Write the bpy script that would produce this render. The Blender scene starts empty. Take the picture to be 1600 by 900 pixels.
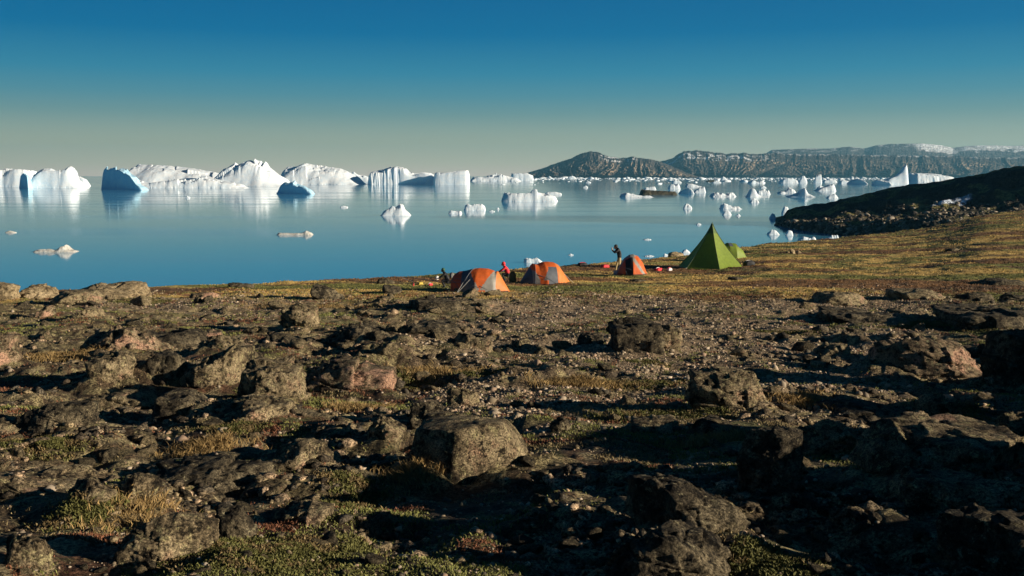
import bpy, bmesh, math, random
import numpy as np
from mathutils import Vector
R = math.radians
SC = bpy.context.scene
COL = SC.collection
# ---------------------------------------------------------------- camera
F = 1537.0; HZ = 273.0; CH = 20.0
PITCH = math.atan((450-HZ)/F)
cam = bpy.data.cameras.new('camera'); co = bpy.data.objects.new('camera', cam); COL.objects.link(co)
co.location = (0, 0, CH); co.rotation_euler = (math.pi/2-PITCH, 0, 0)
cam.sensor_width = 36; cam.lens = 36*F/1600; cam.clip_start = 0.1; cam.clip_end = 80000
SC.camera = co
# ---------------------------------------------------------------- sky, sun, exposure
SUN_AZ = R(107)          # measured clockwise from +Y (view direction)
SUN_EL = R(13.5)
w = bpy.data.worlds.new("World"); SC.world = w; w.use_nodes = True
nt = w.node_tree; nt.nodes.clear()
out = nt.nodes.new('ShaderNodeOutputWorld'); bg = nt.nodes.new('ShaderNodeBackground'); bg.inputs[1].default_value = 0.1
sky = nt.nodes.new('ShaderNodeTexSky'); sky.sky_type = 'NISHITA'; sky.sun_disc = False
sky.sun_elevation = SUN_EL; sky.sun_rotation = SUN_AZ; sky.air_density = 1.0; sky.dust_density = 0.3; sky.ozone_density = 3
tc = nt.nodes.new('ShaderNodeTexCoord'); sp = nt.nodes.new('ShaderNodeSeparateXYZ'); nt.links.new(tc.outputs['Generated'], sp.inputs[0])
rp = nt.nodes.new('ShaderNodeValToRGB'); nt.links.new(sp.outputs[2], rp.inputs[0])
def srgb(r, g, b):
    f = lambda c: (c/255/12.92) if c/255 <= 0.04045 else ((c/255+0.055)/1.055)**2.4
    return (f(r), f(g), f(b), 1)
stops = [(0.0, srgb(218, 205, 184)), (0.012, srgb(198, 196, 168)), (0.03, srgb(174, 182, 156)), (0.06, srgb(114, 152, 152)), (0.078, srgb(82, 142, 158)), (0.099, srgb(50, 132, 162)),
         (0.137, srgb(0, 108, 155)), (0.175, srgb(0, 98, 148)), (0.25, srgb(0, 78, 126)), (0.45, srgb(2, 50, 88)), (1.0, srgb(5, 32, 60))]
while len(rp.color_ramp.elements) < len(stops): rp.color_ramp.elements.new(0.5)
for e, (p, c) in zip(rp.color_ramp.elements, stops): e.position = p; e.color = c
ten = nt.nodes.new('ShaderNodeVectorMath'); ten.operation = 'SCALE'; ten.inputs['Scale'].default_value = 6.7
nt.links.new(rp.outputs[0], ten.inputs[0])
mx = nt.nodes.new('ShaderNodeMix'); mx.data_type = 'RGBA'; mx.inputs[0].default_value = 0.996
nt.links.new(sky.outputs[0], mx.inputs[6]); nt.links.new(ten.outputs[0], mx.inputs[7])
nt.links.new(mx.outputs[2], bg.inputs[0]); nt.links.new(bg.outputs[0], out.inputs[0])
sun = bpy.data.lights.new('sun', 'SUN'); so = bpy.data.objects.new('sun', sun); COL.objects.link(so)
sun.energy = 5.0; sun.angle = R(0.5); sun.color = (1.0, 0.88, 0.70)
sd = Vector((math.sin(SUN_AZ)*math.cos(SUN_EL), math.cos(SUN_AZ)*math.cos(SUN_EL), math.sin(SUN_EL)))
so.rotation_euler = (-sd).to_track_quat('-Z', 'Y').to_euler()
SC.view_settings.view_transform = 'Standard'; SC.view_settings.look = 'None'
SC.view_settings.exposure = 0.6; SC.view_settings.gamma = 1.0
# ---------------------------------------------------------------- numeric helpers
def hsh(ix, iy, iz, seed):
    h = (ix.astype(np.int64)*374761393 + iy.astype(np.int64)*668265263 + iz*2147483647 + seed*974634777) & 0xffffffff
    h = ((h ^ (h >> 13))*1274126177) & 0xffffffff
    h = ((h ^ (h >> 15))*2246822519) & 0xffffffff
    return (h ^ (h >> 16)) & 0xffffffff
def rnd(ix, iy, iz, seed): return hsh(ix, iy, iz, seed)/4294967295.0
Z0 = np.int64(0)
def fade(t): return t*t*t*(t*(t*6-15)+10)
def pn2(x, y, seed=0):
    xi = np.floor(x); yi = np.floor(y); fx = x-xi; fy = y-yi; u = fade(fx); v = fade(fy)
    def g(a, b):
        an = rnd(xi+a, yi+b, Z0, seed)*2*math.pi
        return np.cos(an)*(fx-a)+np.sin(an)*(fy-b)
    return (((1-u)*g(0, 0)+u*g(1, 0))*(1-v)+((1-u)*g(0, 1)+u*g(1, 1))*v)*1.5
def fbm2(x, y, oct=4, seed=0, gain=0.5):
    s = 0; a = 1
    for i in range(oct): s = s+a*pn2(x*2**i+i*17.3, y*2**i-i*9.1, seed+i); a *= gain
    return s
def pn3(x, y, z, seed=0):
    xi = np.floor(x); yi = np.floor(y); zi = np.floor(z); fx = x-xi; fy = y-yi; fz = z-zi
    u = fade(fx); v = fade(fy); t = fade(fz)
    def g(a, b, c):
        h = hsh(xi+a, yi+b, (zi+c).astype(np.int64)*961748927 % 4294967291, seed)
        p = (h & 1023)/1023.0*2*math.pi; q = ((h >> 10) & 1023)/1023.0*2-1; r = np.sqrt(1-q*q)
        return r*np.cos(p)*(fx-a)+r*np.sin(p)*(fy-b)+q*(fz-c)
    l = lambda A, B, k: A*(1-k)+B*k
    return 1.5*l(l(l(g(0,0,0), g(1,0,0), u), l(g(0,1,0), g(1,1,0), u), v), l(l(g(0,0,1), g(1,0,1), u), l(g(0,1,1), g(1,1,1), u), v), t)
def facet(x, y, seed=0, g=1.0):
    """nearest jittered seed: a tilted plane per cell (broken angular blocks)"""
    xi = np.floor(x); yi = np.floor(y); best = np.full(x.shape, 1e9); val = np.zeros(x.shape)
    for a in (-1, 0, 1):
        for b in (-1, 0, 1):
            cx = xi+a; cy = yi+b
            sx = cx+rnd(cx, cy, Z0, seed); sy = cy+rnd(cx, cy, Z0, seed+1)
            d = (x-sx)**2+(y-sy)**2
            v = rnd(cx, cy, Z0, seed+2)+g*((rnd(cx, cy, Z0, seed+3)-0.5)*(x-sx)+(rnd(cx, cy, Z0, seed+4)-0.5)*(y-sy))*2
            m = d < best; val = np.where(m, v, val); best = np.where(m, d, best)
    return val
def facetc(x, y, seed=0, g=1.0, c=0.9):
    xi = np.floor(x); yi = np.floor(y); best = np.full(x.shape, -1e9)
    for a in (-1, 0, 1):
        for b in (-1, 0, 1):
            cx = xi+a; cy = yi+b
            dx = x-cx-rnd(cx, cy, Z0, seed); dy = y-cy-rnd(cx, cy, Z0, seed+1)
            v = 0.6*rnd(cx, cy, Z0, seed+2)+g*((rnd(cx, cy, Z0, seed+3)-0.5)*dx+(rnd(cx, cy, Z0, seed+4)-0.5)*dy)*1.6-0.55*c*(dx*dx+dy*dy)
            best = np.maximum(best, v)
    return best-0.25
def facet3(x, y, z, seed=0, g=1.0, c=0.9):
    xi = np.floor(x); yi = np.floor(y); zi = np.floor(z); best = np.full(x.shape, -1e9)
    for a in (-1, 0, 1):
        for b in (-1, 0, 1):
            for k in (-1, 0, 1):
                cx = xi+a; cy = yi+b; cz = (zi+k).astype(np.int64)*7919
                dx = x-cx-rnd(cx, cy, cz, seed); dy = y-cy-rnd(cx, cy, cz, seed+1); dz = z-zi-k-rnd(cx, cy, cz, seed+2)
                v = 0.6*rnd(cx, cy, cz, seed+3)+g*((rnd(cx, cy, cz, seed+4)-0.5)*dx+(rnd(cx, cy, cz, seed+5)-0.5)*dy+(rnd(cx, cy, cz, seed+6)-0.5)*dz)*1.6-0.4*c*(dx*dx+dy*dy+dz*dz)
                best = np.maximum(best, v)
    return best-0.4
def sst(a, b, x): t = np.clip((x-a)/(b-a), 0, 1); return t*t*(3-2*t)
def pix(px, py):
    """photo pixel -> (X/Y, (Z-CH)/Y)"""
    dy = math.cos(PITCH)-math.sin(PITCH)*(py-450)/F; dz = -math.sin(PITCH)-math.cos(PITCH)*(py-450)/F
    return ((px-800)/F)/dy, dz/dy
def wdepth(py): return -CH/pix(800, py)[1]
def zat(py, Y): return CH+pix(800, py)[1]*Y
def xat(px, py, Y): return pix(px, py)[0]*Y
# ---------------------------------------------------------------- object helpers
def tag(o, label=None, cat=None, group=None, kind=None):
    if label: o['label'] = label
    if cat: o['category'] = cat
    if group: o['group'] = group
    if kind: o['kind'] = kind
    return o
def obj(name, me, mat=None, parent=None, loc=None):
    o = bpy.data.objects.new(name, me); COL.objects.link(o)
    if mat is not None and me is not None and len(me.materials) == 0: me.materials.append(mat)
    if parent: o.parent = parent
    if loc: o.location = loc
    return o
def empty(name, loc, rz=0):
    o = bpy.data.objects.new(name, None); COL.objects.link(o); o.location = loc; o.rotation_euler = (0, 0, rz); o.empty_display_size = 0.1
    return o
def mk(name, V, Fc, col=None, smooth=False):
    V = np.asarray(V, dtype=np.float32); Fc = np.asarray(Fc, dtype=np.int32); k = Fc.shape[1]; n = len(Fc)
    me = bpy.data.meshes.new(name); me.vertices.add(len(V)); me.vertices.foreach_set('co', V.ravel())
    me.loops.add(n*k); me.loops.foreach_set('vertex_index', Fc.ravel())
    me.polygons.add(n); me.polygons.foreach_set('loop_start', np.arange(0, n*k, k, dtype=np.int32))
    me.polygons.foreach_set('loop_total', np.full(n, k, dtype=np.int32))
    if smooth: me.polygons.foreach_set('use_smooth', np.ones(n, dtype=bool))
    me.update(calc_edges=True)
    if col is not None:
        ca = me.color_attributes.new('Col', 'FLOAT_COLOR', 'POINT')
        c4 = np.ones((len(V), 4), dtype=np.float32); c4[:, :3] = col; ca.data.foreach_set('color', c4.ravel())
    return me
def gridfaces(nr, nc, keep=None):
    i = np.arange(nr*nc).reshape(nr, nc)
    q = np.stack([i[:-1, :-1], i[:-1, 1:], i[1:, 1:], i[1:, :-1]], -1).reshape(-1, 4)
    if keep is not None: q = q[keep.ravel()[q].any(1)]
    return q
# ---------------------------------------------------------------- materials
def newmat(name):
    m = bpy.data.materials.new(name); m.use_nodes = True; n = m.node_tree; b = n.nodes['Principled BSDF']; return m, n, b
def N(n, t, **kw):
    x = n.nodes.new('ShaderNode'+t)
    for k, v in kw.items(): setattr(x, k, v)
    return x
def noise(n, vec, scale, detail=4, rough=0.6):
    x = N(n, 'TexNoise'); x.inputs['Scale'].default_value = scale; x.inputs['Detail'].default_value = detail; x.inputs['Roughness'].default_value = rough
    if vec is not None: n.links.new(vec, x.inputs['Vector'])
    return x.outputs['Fac']
def ramp(n, fac, stops):
    r = N(n, 'ValToRGB'); n.links.new(fac, r.inputs[0]); e = r.color_ramp.elements
    while len(e) < len(stops): e.new(0.5)
    for a, (p, c) in zip(e, stops): a.position = p; a.color = (c if isinstance(c, tuple) else (c, c, c))+(1,)
    return r.outputs[0]
def mixc(n, fac, a, b, mode='MIX'):
    x = N(n, 'Mix', data_type='RGBA', blend_type=mode)
    for s, v in ((0, fac), (6, a), (7, b)):
        if isinstance(v, (int, float)): x.inputs[s].default_value = v
        elif isinstance(v, tuple): x.inputs[s].default_value = v+(1,)
        else: n.links.new(v, x.inputs[s])
    return x.outputs[2]
def bump(n, h, strength, dist, b, prev=None):
    x = N(n, 'Bump'); x.inputs['Strength'].default_value = strength; x.inputs['Distance'].default_value = dist
    n.links.new(h, x.inputs['Height'])
    if prev is not None: n.links.new(prev, x.inputs['Normal'])
    n.links.new(x.outputs[0], b.inputs['Normal']); return x.outputs[0]
def plain(name, c, rough=0.7, var=0.15, sc=8, bmp=0.0):
    m, n, b = newmat(name); t = N(n, 'TexCoord')
    f = noise(n, t.outputs['Object'], sc, 4)
    k = ramp(n, f, [(0.3, tuple(v*(1-var) for v in c)), (0.7, tuple(min(1, v*(1+var)) for v in c))])
    n.links.new(k, b.inputs['Base Color']); b.inputs['Roughness'].default_value = rough
    if bmp: bump(n, f, bmp, 0.05, b)
    return m
def attrmat(name, rough=0.9, spec=0.2, bs=None):
    m, n, b = newmat(name); a = N(n, 'Attribute', attribute_name='Col'); g = N(n, 'NewGeometry')
    c = a.outputs['Color']
    if bs:
        f1 = noise(n, g.outputs['Position'], bs, 6, 0.7); f2 = noise(n, g.outputs['Position'], bs*6, 5, 0.7)
        c = mixc(n, 1.0, c, ramp(n, f1, [(0.34, 0.35), (0.5, 1.0), (0.68, 1.6)]), 'MULTIPLY')
        c = mixc(n, 1.0, c, ramp(n, f2, [(0.40, 0.10), (0.5, 0.95), (0.64, 2.1)]), 'MULTIPLY')  # darkest values stand for black lichen and for small cast shadows
        vo = N(n, 'TexVoronoi'); vo.inputs['Scale'].default_value = bs*3; n.links.new(g.outputs['Position'], vo.inputs['Vector'])
        f3 = noise(n, g.outputs['Position'], bs*22, 4, 0.7); c = mixc(n, 1.0, c, ramp(n, f3, [(0.36, 0.35), (0.5, 1.0), (0.64, 1.9)]), 'MULTIPLY')
        p = bump(n, f1, 0.8, 0.2/bs, b); p = bump(n, vo.outputs['Distance'], 0.6, 0.1/bs, b, p); p = bump(n, f2, 0.9, 0.09/bs, b, p); bump(n, f3, 0.9, 0.03/bs, b, p)
    n.links.new(c, b.inputs['Base Color']); b.inputs['Roughness'].default_value = rough; b.inputs['Specular IOR Level'].default_value = spec
    return m
def rockmat(name, dark, mid, light, lichen=(0.26, 0.25, 0.14), pink=None, pk=0.62, lk=0.57, sc=1.0):
    m, n, b = newmat(name); t = N(n, 'TexCoord'); v = t.outputs['Object']
    a = noise(n, v, 2.6*sc, 10, 0.78); c = ramp(n, a, [(0.40, dark), (0.5, mid), (0.62, light)])
    l = noise(n, v, 14*sc, 6, 0.75); c = mixc(n, ramp(n, l, [(lk-0.03, 0.0), (lk+0.04, 0.85)]), c, lichen)
    if pink:
        p = noise(n, v, 1.7*sc, 5, 0.65); c = mixc(n, ramp(n, p, [(pk-0.03, 0.0), (pk+0.03, 0.9)]), c, pink)
    s = noise(n, v, 30*sc, 5, 0.8); c = mixc(n, ramp(n, s, [(0.40, 0.85), (0.47, 0.0)]), c, tuple(x*0.25 for x in dark))
    s2 = noise(n, v, 10*sc, 7, 0.8); c = mixc(n, ramp(n, s2, [(0.41, 0.95), (0.47, 0.0)]), c, tuple(x*0.2 for x in dark))  # black flecks at both scales also stand in for tiny cast shadows
    fs = noise(n, v, 75*sc, 3, 0.7); c = mixc(n, 1.0, c, ramp(n, fs, [(0.36, 0.35), (0.5, 1.0), (0.64, 2.0)]), 'MULTIPLY')
    n.links.new(c, b.inputs['Base Color']); b.inputs['Roughness'].default_value = 0.9; b.inputs['Specular IOR Level'].default_value = 0.2
    p = bump(n, a, 0.4, 0.08/sc, b); p = bump(n, l, 0.8, 0.045/sc, b, p); p = bump(n, s2, 0.7, 0.045/sc, b, p); bump(n, s, 1.0, 0.03/sc, b, p)
    return m
M = {}
M['rock'] = rockmat('lichen_rock', (0.03, 0.022, 0.014), (0.22, 0.165, 0.095), (0.44, 0.34, 0.2), lichen=(0.42, 0.36, 0.18), pink=(0.42, 0.25, 0.16), pk=0.63)
M['rockpink'] = rockmat('pink_gneiss', (0.035, 0.024, 0.016), (0.22, 0.155, 0.09), (0.42, 0.3, 0.19), pink=(0.55, 0.32, 0.21), pk=0.56)
M['rocktan'] = rockmat('tan_rock', (0.12, 0.085, 0.05), (0.36, 0.27, 0.15), (0.5, 0.38, 0.23), lk=0.63)
M['rockdark'] = rockmat('dark_rock', (0.014, 0.011, 0.008), (0.085, 0.067, 0.042), (0.24, 0.19, 0.115), lichen=(0.34, 0.29, 0.17), lk=0.6)
M['ground'] = attrmat('ground', bs=7.0)
M['head'] = attrmat('headland', bs=0.35)
M['mount'] = attrmat('mountain', bs=0.012)
M['stones'] = attrmat('stones'); M['leaf'] = attrmat('leaves', rough=0.7)
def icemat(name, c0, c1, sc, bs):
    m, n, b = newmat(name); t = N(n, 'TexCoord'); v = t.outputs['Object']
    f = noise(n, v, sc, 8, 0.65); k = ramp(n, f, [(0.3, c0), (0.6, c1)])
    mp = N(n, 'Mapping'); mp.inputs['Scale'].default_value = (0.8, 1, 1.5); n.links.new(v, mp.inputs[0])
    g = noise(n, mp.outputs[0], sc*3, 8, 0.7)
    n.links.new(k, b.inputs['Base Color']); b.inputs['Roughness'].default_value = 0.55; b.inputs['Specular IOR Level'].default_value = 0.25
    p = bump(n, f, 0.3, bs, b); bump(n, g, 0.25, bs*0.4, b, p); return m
M['ice'] = icemat('berg_ice', (0.7, 0.83, 0.93), (0.9, 0.92, 0.93), 0.12, 2.5)
M['iceblue'] = icemat('shaded_berg_ice', (0.36, 0.68, 0.9), (0.55, 0.8, 0.95), 0.12, 1.5)  # berg ice with the blue of its shaded faces put into the colour
M['icesm'] = icemat('floe_ice', (0.62, 0.77, 0.86), (0.9, 0.91, 0.92), 0.9, 0.5)
M['icedirty'] = icemat('stained_ice', (0.3, 0.26, 0.21), (0.72, 0.7, 0.64), 1.2, 0.4)
M['iceblack'] = icemat('black_ice', (0.02, 0.02, 0.015), (0.1, 0.09, 0.06), 0.4, 1.0)
# ---------------------------------------------------------------- water
m, n, b = newmat('sea'); g = N(n, 'NewGeometry'); mp = N(n, 'Mapping'); mp.inputs['Scale'].default_value = (0.22, 0.9, 1)
n.links.new(g.outputs['Position'], mp.inputs[0])
wv = noise(n, mp.outputs[0], 1.0, 3, 0.5); mp2 = N(n, 'Mapping'); mp2.inputs['Scale'].default_value = (0.004, 0.02, 1); n.links.new(g.outputs['Position'], mp2.inputs[0])
pt = noise(n, mp2.outputs[0], 1.0, 4, 0.6)
b.inputs['Base Color'].default_value = (0.10, 0.38, 0.60, 1); b.inputs['Specular Tint'].default_value = (0.80, 0.96, 1, 1); b.inputs['IOR'].default_value = 1.42; b.inputs['Roughness'].default_value = 0.05
rr = ramp(n, pt, [(0.42, 0.05), (0.62, 0.10)]); n.links.new(rr, b.inputs['Roughness'])
bump(n, wv, 0.10, 0.10, b); M['sea'] = m
Rr = 13600
o = obj('water', mk('water', [(-Rr, -2000, 0), (Rr, -2000, 0), (Rr, Rr, 0), (-Rr, Rr, 0)], [(0, 1, 2, 3)]), m); tag(o, kind='structure')
# ---------------------------------------------------------------- near ground
NP = [(905, 4.5), (820, 5.9), (745, 7.8), (680, 10.3), (620, 14), (570, 19), (520, 27), (490, 34), (465, 44)]
NY = np.array([0.3, 2.5]+[y for p, y in NP]); NZ = np.array([18.6, 18.35]+[zat(p, y) for p, y in NP])
CR = [(-600, 490, 40), (0, 466, 46), (100, 457, 48), (200, 452, 50), (300, 449, 52), (400, 446, 54), (500, 440, 58), (600, 436, 61), (700, 431, 64), (800, 424, 69),
      (900, 415, 76), (1000, 407, 87), (1100, 398, 102), (1200, 381, 128), (1300, 373, 150), (1400, 363, 175), (1450, 356, 190), (1500, 345, 205), (1540, 335, 220), (1600, 329, 235), (1800, 320, 260), (2600, 300, 300)]
CA = np.array([pix(p, y)[0] for p, y, d in CR]); CY = np.array([d for p, y, d in CR], float); CZ = np.array([zat(y, d) for p, y, d in CR])
Z44 = NZ[-1]
def base(X, Y):
    a = X/np.maximum(Y, 0.3)
    yc = np.interp(a, CA, CY); zc = np.interp(a, CA, CZ)
    near = np.interp(Y, NY, NZ)
    t = np.clip((Y-44)/(yc-44), 0, 1)
    far = Z44+(zc-Z44)*t
    z = np.where(Y < 44, near, far)
    over = np.maximum(Y-yc, 0)
    z = z-0.04*over**2/(1+0.08*over)
    return np.maximum(z, -4)
def gz(X, Y):
    """full ground height"""
    z = base(X, Y); a = X/np.maximum(Y, 0.3)
    k = np.interp(Y, [0, 4, 10, 40, 55, 120, 300], [0.3, 0.8, 1, 1, 0.35, 0.6, 1.5])
    z = z+0.16*k*fbm2(X/5.2+3, Y/5.2, 2, 5)
    z = z+0.075*np.interp(Y, [0, 40, 60], [1, 1, 0.5])*fbm2(X/1.1, Y/1.1, 2, 15)
    # broken bedrock where the photograph shows outcrops
    m = sst(0.02, 0.3, fbm2(X/3.4+7, Y/3.4, 3, 33)+0.3*(sst(30, 22, Y))*(sst(-0.02, -0.1, a)+sst(0.22, 0.32, a)*sst(24, 17, Y))-0.30*sst(0.02, 0.06, a)*sst(0.3, 0.24, a)*sst(9, 12, Y))
    m = m*sst(46, 36, Y)
    fz = facetc(X/1.0+0.25*pn2(X*1.5, Y*1.5, 3), Y/1.0+0.25*pn2(X*1.5, Y*1.5, 4), 41, 0.9, 1.2)
    fz2 = facetc(X/0.3+0.3*pn2(X*4, Y*4, 3), Y/0.3+0.3*pn2(X*4, Y*4, 4), 51, 0.9, 1.2)
    z = z+m*(0.25*(fz-0.15)+0.11*(fz2-0.2))
    n3 = fbm2(X/0.3, Y/0.3, 3, 71); z = z+0.022*n3*np.interp(Y, [0, 30, 60], [1, 1.2, 0.6])
    # tussocks of the far meadow
    z = z+0.10*sst(40, 70, Y)*fbm2(X/2.2, Y/3.5, 3, 81)
    # rising outcrop beyond the right edge, whose shade lies over the foreground
    rg = sst(0.56, 0.80, a)*sst(17, 12.5, Y+2.0*pn2(X*0.4, Y*0.4, 9))
    hb = 0.3+facetc(X/1.7, Y/1.7, 91, 1.0)
    z = z+rg*(0.7+0.6*(hb-0.5)+0.15*fz)*np.interp(Y, [0, 3, 8, 14, 17], [0.0, 0.25, 1.05, 0.85, 0.6])
    for (mx_, my_, ax_, ay_, mh_) in MOUNDS:
        q_ = ((X-mx_)/ax_)**2+((Y-my_)/ay_)**2; w_ = q_ < 6
        if w_.any(): z = z+np.where(w_, mh_*np.exp(-q_), 0)
    return z, m
MOUNDS = []
GR = {}
YR = np.geomspace(3, 330, 900)
def ground_pt(px, py):
    a, bb = pix(px, py); z, _ = gz(a*YR, YR); d = z-(CH+bb*YR); i = int(np.argmax(d >= 0))
    if not (d >= 0).any(): i = len(YR)-1
    if i > 0: f = d[i-1]/(d[i-1]-d[i]+1e-9); Y = YR[i-1]+(YR[i]-YR[i-1])*min(max(f, 0), 1)
    else: Y = YR[0]
    return a*Y, Y, CH+bb*Y
ROCKS = []
def RK(*a, **k): ROCKS.append((a, k))
# the hero block with its edge turned to the viewer
RK('large angular boulder in the middle foreground, left face black, right face lit', 640, 820, 648, 752, depth=0.8, sink=0.12, seed=77, q=30, rough=0.22,
   planes=[((-0.62, -0.78, 0.12), 0.72), ((0.42, -0.9, 0.05), 0.66), ((0.86, 0.0, 0.42), 0.84), ((-0.2, 0, 1), 0.74), ((-0.97, 0.1, 0.12), 0.80), ((0.12, 0.2, 1), 0.76)], rz=0)
for a in [
 ('rough grey rock with pale blotches right of centre', 1072, 1192, 574, 640, 'rock'),
 ('black topped rock standing in the gravel flat', 950, 1030, 497, 556, 'rockdark'),
 ('lit rock leaning against the black topped rock', 1010, 1062, 505, 552, 'rock'),
 ('low dark stone left of the black topped rock', 903, 945, 520, 545, 'rockdark'),
 ('small round stone in front of the shadow of the black topped rock', 872, 901, 546, 566, 'rock'),
 ('pale stone far left of the black topped rock', 835, 866, 540, 560, 'rock'),
 ('small stone on the gravel left of the small round stone', 800, 832, 528, 548, 'rock'),
 ('large squared block with a pink lit right end', 1368, 1532, 520, 592, 'rockpink'),
 ('small hollow rock left of the pink ended block', 1275, 1326, 536, 560, 'rock'),
 ('big rounded grey face in the left outcrop', 290, 392, 538, 617, 'rock'),
 ('narrow upright block between the two bigger left outcrop blocks', 222, 296, 545, 612, 'rockdark'),
 ('squared block at the left end of the outcrop with a lit face', 128, 222, 545, 615, 'rock'),
 ('pink topped slab crowning the left outcrop', 128, 255, 506, 562, 'rockpink'),
 ('flat dark slab along the top of the left outcrop', 215, 345, 512, 560, 'rockdark'),
 ('small pink cap stone on the left outcrop', 306, 350, 516, 532, 'rockpink'),
 ('dark rounded top block right of the pink cap stone', 310, 410, 522, 575, 'rock'),
 ('sloping lit block at the right end of the left outcrop', 375, 482, 560, 632, 'rock'),
 ('broad low rock left of the pink patched outcrop', 385, 500, 520, 562, 'rockdark'),
 ('rounded outcrop with a pink patch in its middle', 470, 620, 556, 622, 'rockpink'),
 ('grey rock right of the pink patched outcrop', 600, 700, 535, 585, 'rock'),
 ('wedge shaped rock with a dark triangular face', 690, 768, 518, 572, 'rock'),
 ('low rock behind the wedge shaped rock', 640, 735, 500, 530, 'rockdark'),
 ('lit hummock of rock in the middle band', 440, 500, 472, 512, 'rock'),
 ('dark ledge above the pink patched outcrop', 505, 610, 505, 545, 'rockdark'),
 ('flat dark ledge below the first orange tent', 640, 720, 462, 486, 'rockdark'),
 ('low pale ledge right of the ledge below the orange tent', 700, 772, 468, 486, 'rock'),
 ('lone black block on the shore flat left of the tents', 490, 537, 444, 469, 'rockdark'),
 ('small hummock on the shore edge left of the orange tents', 590, 616, 434, 445, 'rockdark'),
 ('pale tan rounded rock at the far left shore', -25, 32, 439, 470, 'rocktan'),
 ('second tan rock right of the far left shore rock', 26, 84, 444, 470, 'rocktan'),
 ('long tan capped outcrop on the left shore', 105, 232, 438, 470, 'rocktan'),
 ('low dark shelf at the left foot of the tan capped outcrop', 88, 160, 452, 476, 'rock'),
 ('small dark rock on the shore crest left of centre', 358, 395, 441, 450, 'rockdark'),
 ('rounded grey boulder below the tan capped outcrop', 114, 156, 480, 499, 'rock'),
 ('little upright reddish rock on the left flat', 61, 86, 477, 498, 'rockpink'),
 ('reddish low rock on the flat right of the tan outcrop', 300, 345, 455, 468, 'rockpink'),
 ('reddish rough rock at the left edge below the flat', -25, 28, 520, 580, 'rockpink'),
 ('broad flat boulder below the left outcrop', 334, 458, 620, 664, 'rock'),
 ('boulder with an orange end left of the broad flat boulder', 140, 248, 604, 642, 'rock'),
 ('low dark rock between the orange ended and broad flat boulders', 245, 335, 608, 652, 'rockdark'),
 ('dark cracked rock near the left edge', 32, 142, 628, 674, 'rockdark'),
 ('long lit rock left of the dark cracked rock', -30, 40, 655, 684, 'rock'),
 ('dark upright stone behind the large angular boulder', 642, 692, 626, 672, 'rockdark'),
 ('low mossy rock left of the large angular boulder', 575, 632, 648, 690, 'rock'),
 ('small pale rock above the large angular boulder', 700, 748, 603, 637, 'rock'),
 ('flat topped rock with its shadow to the left, left of centre foreground', 430, 515, 686, 742, 'rock'),
 ('wide grey slab lit at the left edge', -10, 142, 722, 775, 'rock'),
 ('curved lit rock right of the wide grey slab', 105, 182, 748, 797, 'rock'),
 ('rock with a straight dark edge in the left foreground', 178, 246, 740, 792, 'rock'),
 ('long dark boulder in the left foreground', 245, 425, 712, 776, 'rockdark'),
 ('rounded boulder with a pale right side in the lower left', 200, 337, 797, 885, 'rock'),
 ('small leaning rock in the bottom left corner', 10, 82, 833, 890, 'rock'),
 ('shaded rock right of the rounded lower left boulder', 330, 405, 790, 848, 'rockdark'),
 ('low rock behind the green cushion plants', 430, 520, 778, 822, 'rock'),
 ('tall dark rounded boulder right of centre foreground', 1148, 1250, 664, 782, 'rockdark'),
 ('boulder with a lit olive right face in shade', 1232, 1342, 654, 716, 'rock'),
 ('huge long slab with rough ridges at the right', 1345, 1590, 658, 760, 'rock'),
 ('lower shelf of the huge ridged slab', 1400, 1588, 735, 808, 'rock'),
 ('sharp ridged dark rock in the lower centre', 985, 1168, 743, 835, 'rockdark'),
 ('dark boulder with pale blotches cut by the bottom edge', 935, 1138, 812, 912, 'rockdark'),
 ('yellow lit low rock at the foot of the tall dark boulder', 1178, 1275, 775, 822, 'rocktan'),
 ('small square stone in the lower right shade', 1298, 1354, 788, 828, 'rock'),
 ('twig covered boulder at the right', 1425, 1502, 612, 690, 'rock'),
 ('low rock left of the twig covered boulder', 1250, 1425, 622, 664, 'rockdark'),
 ('dark rock cut by the right edge beside the pink ended block', 1535, 1640, 512, 606, 'rockdark'),
 ('long dark ledge near the right edge above the pink ended block', 1470, 1625, 478, 516, 'rockdark'),
 ('flat dark ledge with a lit end on the right gravel', 1290, 1425, 485, 512, 'rockdark'),
 ('low rock with a pale right end beyond the gravel', 1272, 1350, 454, 478, 'rock'),
 ('rounded low rock right of the pale ended rock', 1395, 1470, 450, 470, 'rock'),
 ('dark mound near the right edge on the meadow border', 1495, 1548, 455, 472, 'rockdark'),
 ('dark mound at the right edge on the meadow border', 1563, 1612, 457, 474, 'rockdark'),
 ('thin dark mound farther out on the meadow border', 1525, 1590, 434, 447, 'rockdark'),
 ('pale rock cut by the right edge below the pink ended block', 1560, 1620, 640, 684, 'rock'),
 ('small dark stone right of the large angular boulder', 858, 892, 650, 677, 'rockdark'),
 ('low broken rock on the rim of the big shadow', 985, 1060, 652, 682, 'rock'),
 ('knob of rock behind the rim of the big shadow', 1065, 1150, 650, 680, 'rockdark'),
 ('pale stone in the deep shade at the lower centre', 930, 965, 790, 812, 'rock'),
 ('dark boulder in the bottom right corner', 1480, 1640, 800, 915, 'rockdark'),
 ('small dark stone alone on the far meadow', 1476, 1500, 387, 393, 'rockdark'),
 ('long low dark stone on the grass below the green tent', 1138, 1160, 432, 438, 'rockdark'),
 ('brown shore rock left of the green tent', 1044, 1068, 393, 402, 'rocktan'),
 ('small dark stone on the grass in front of the right orange tent', 985, 1010, 436, 441, 'rockdark')]:
    RK(*a, K=9, q=36)
SLAB = ('slab', 'ledge', 'shelf', 'outcrop', 'low ', 'flat', 'long')
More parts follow.
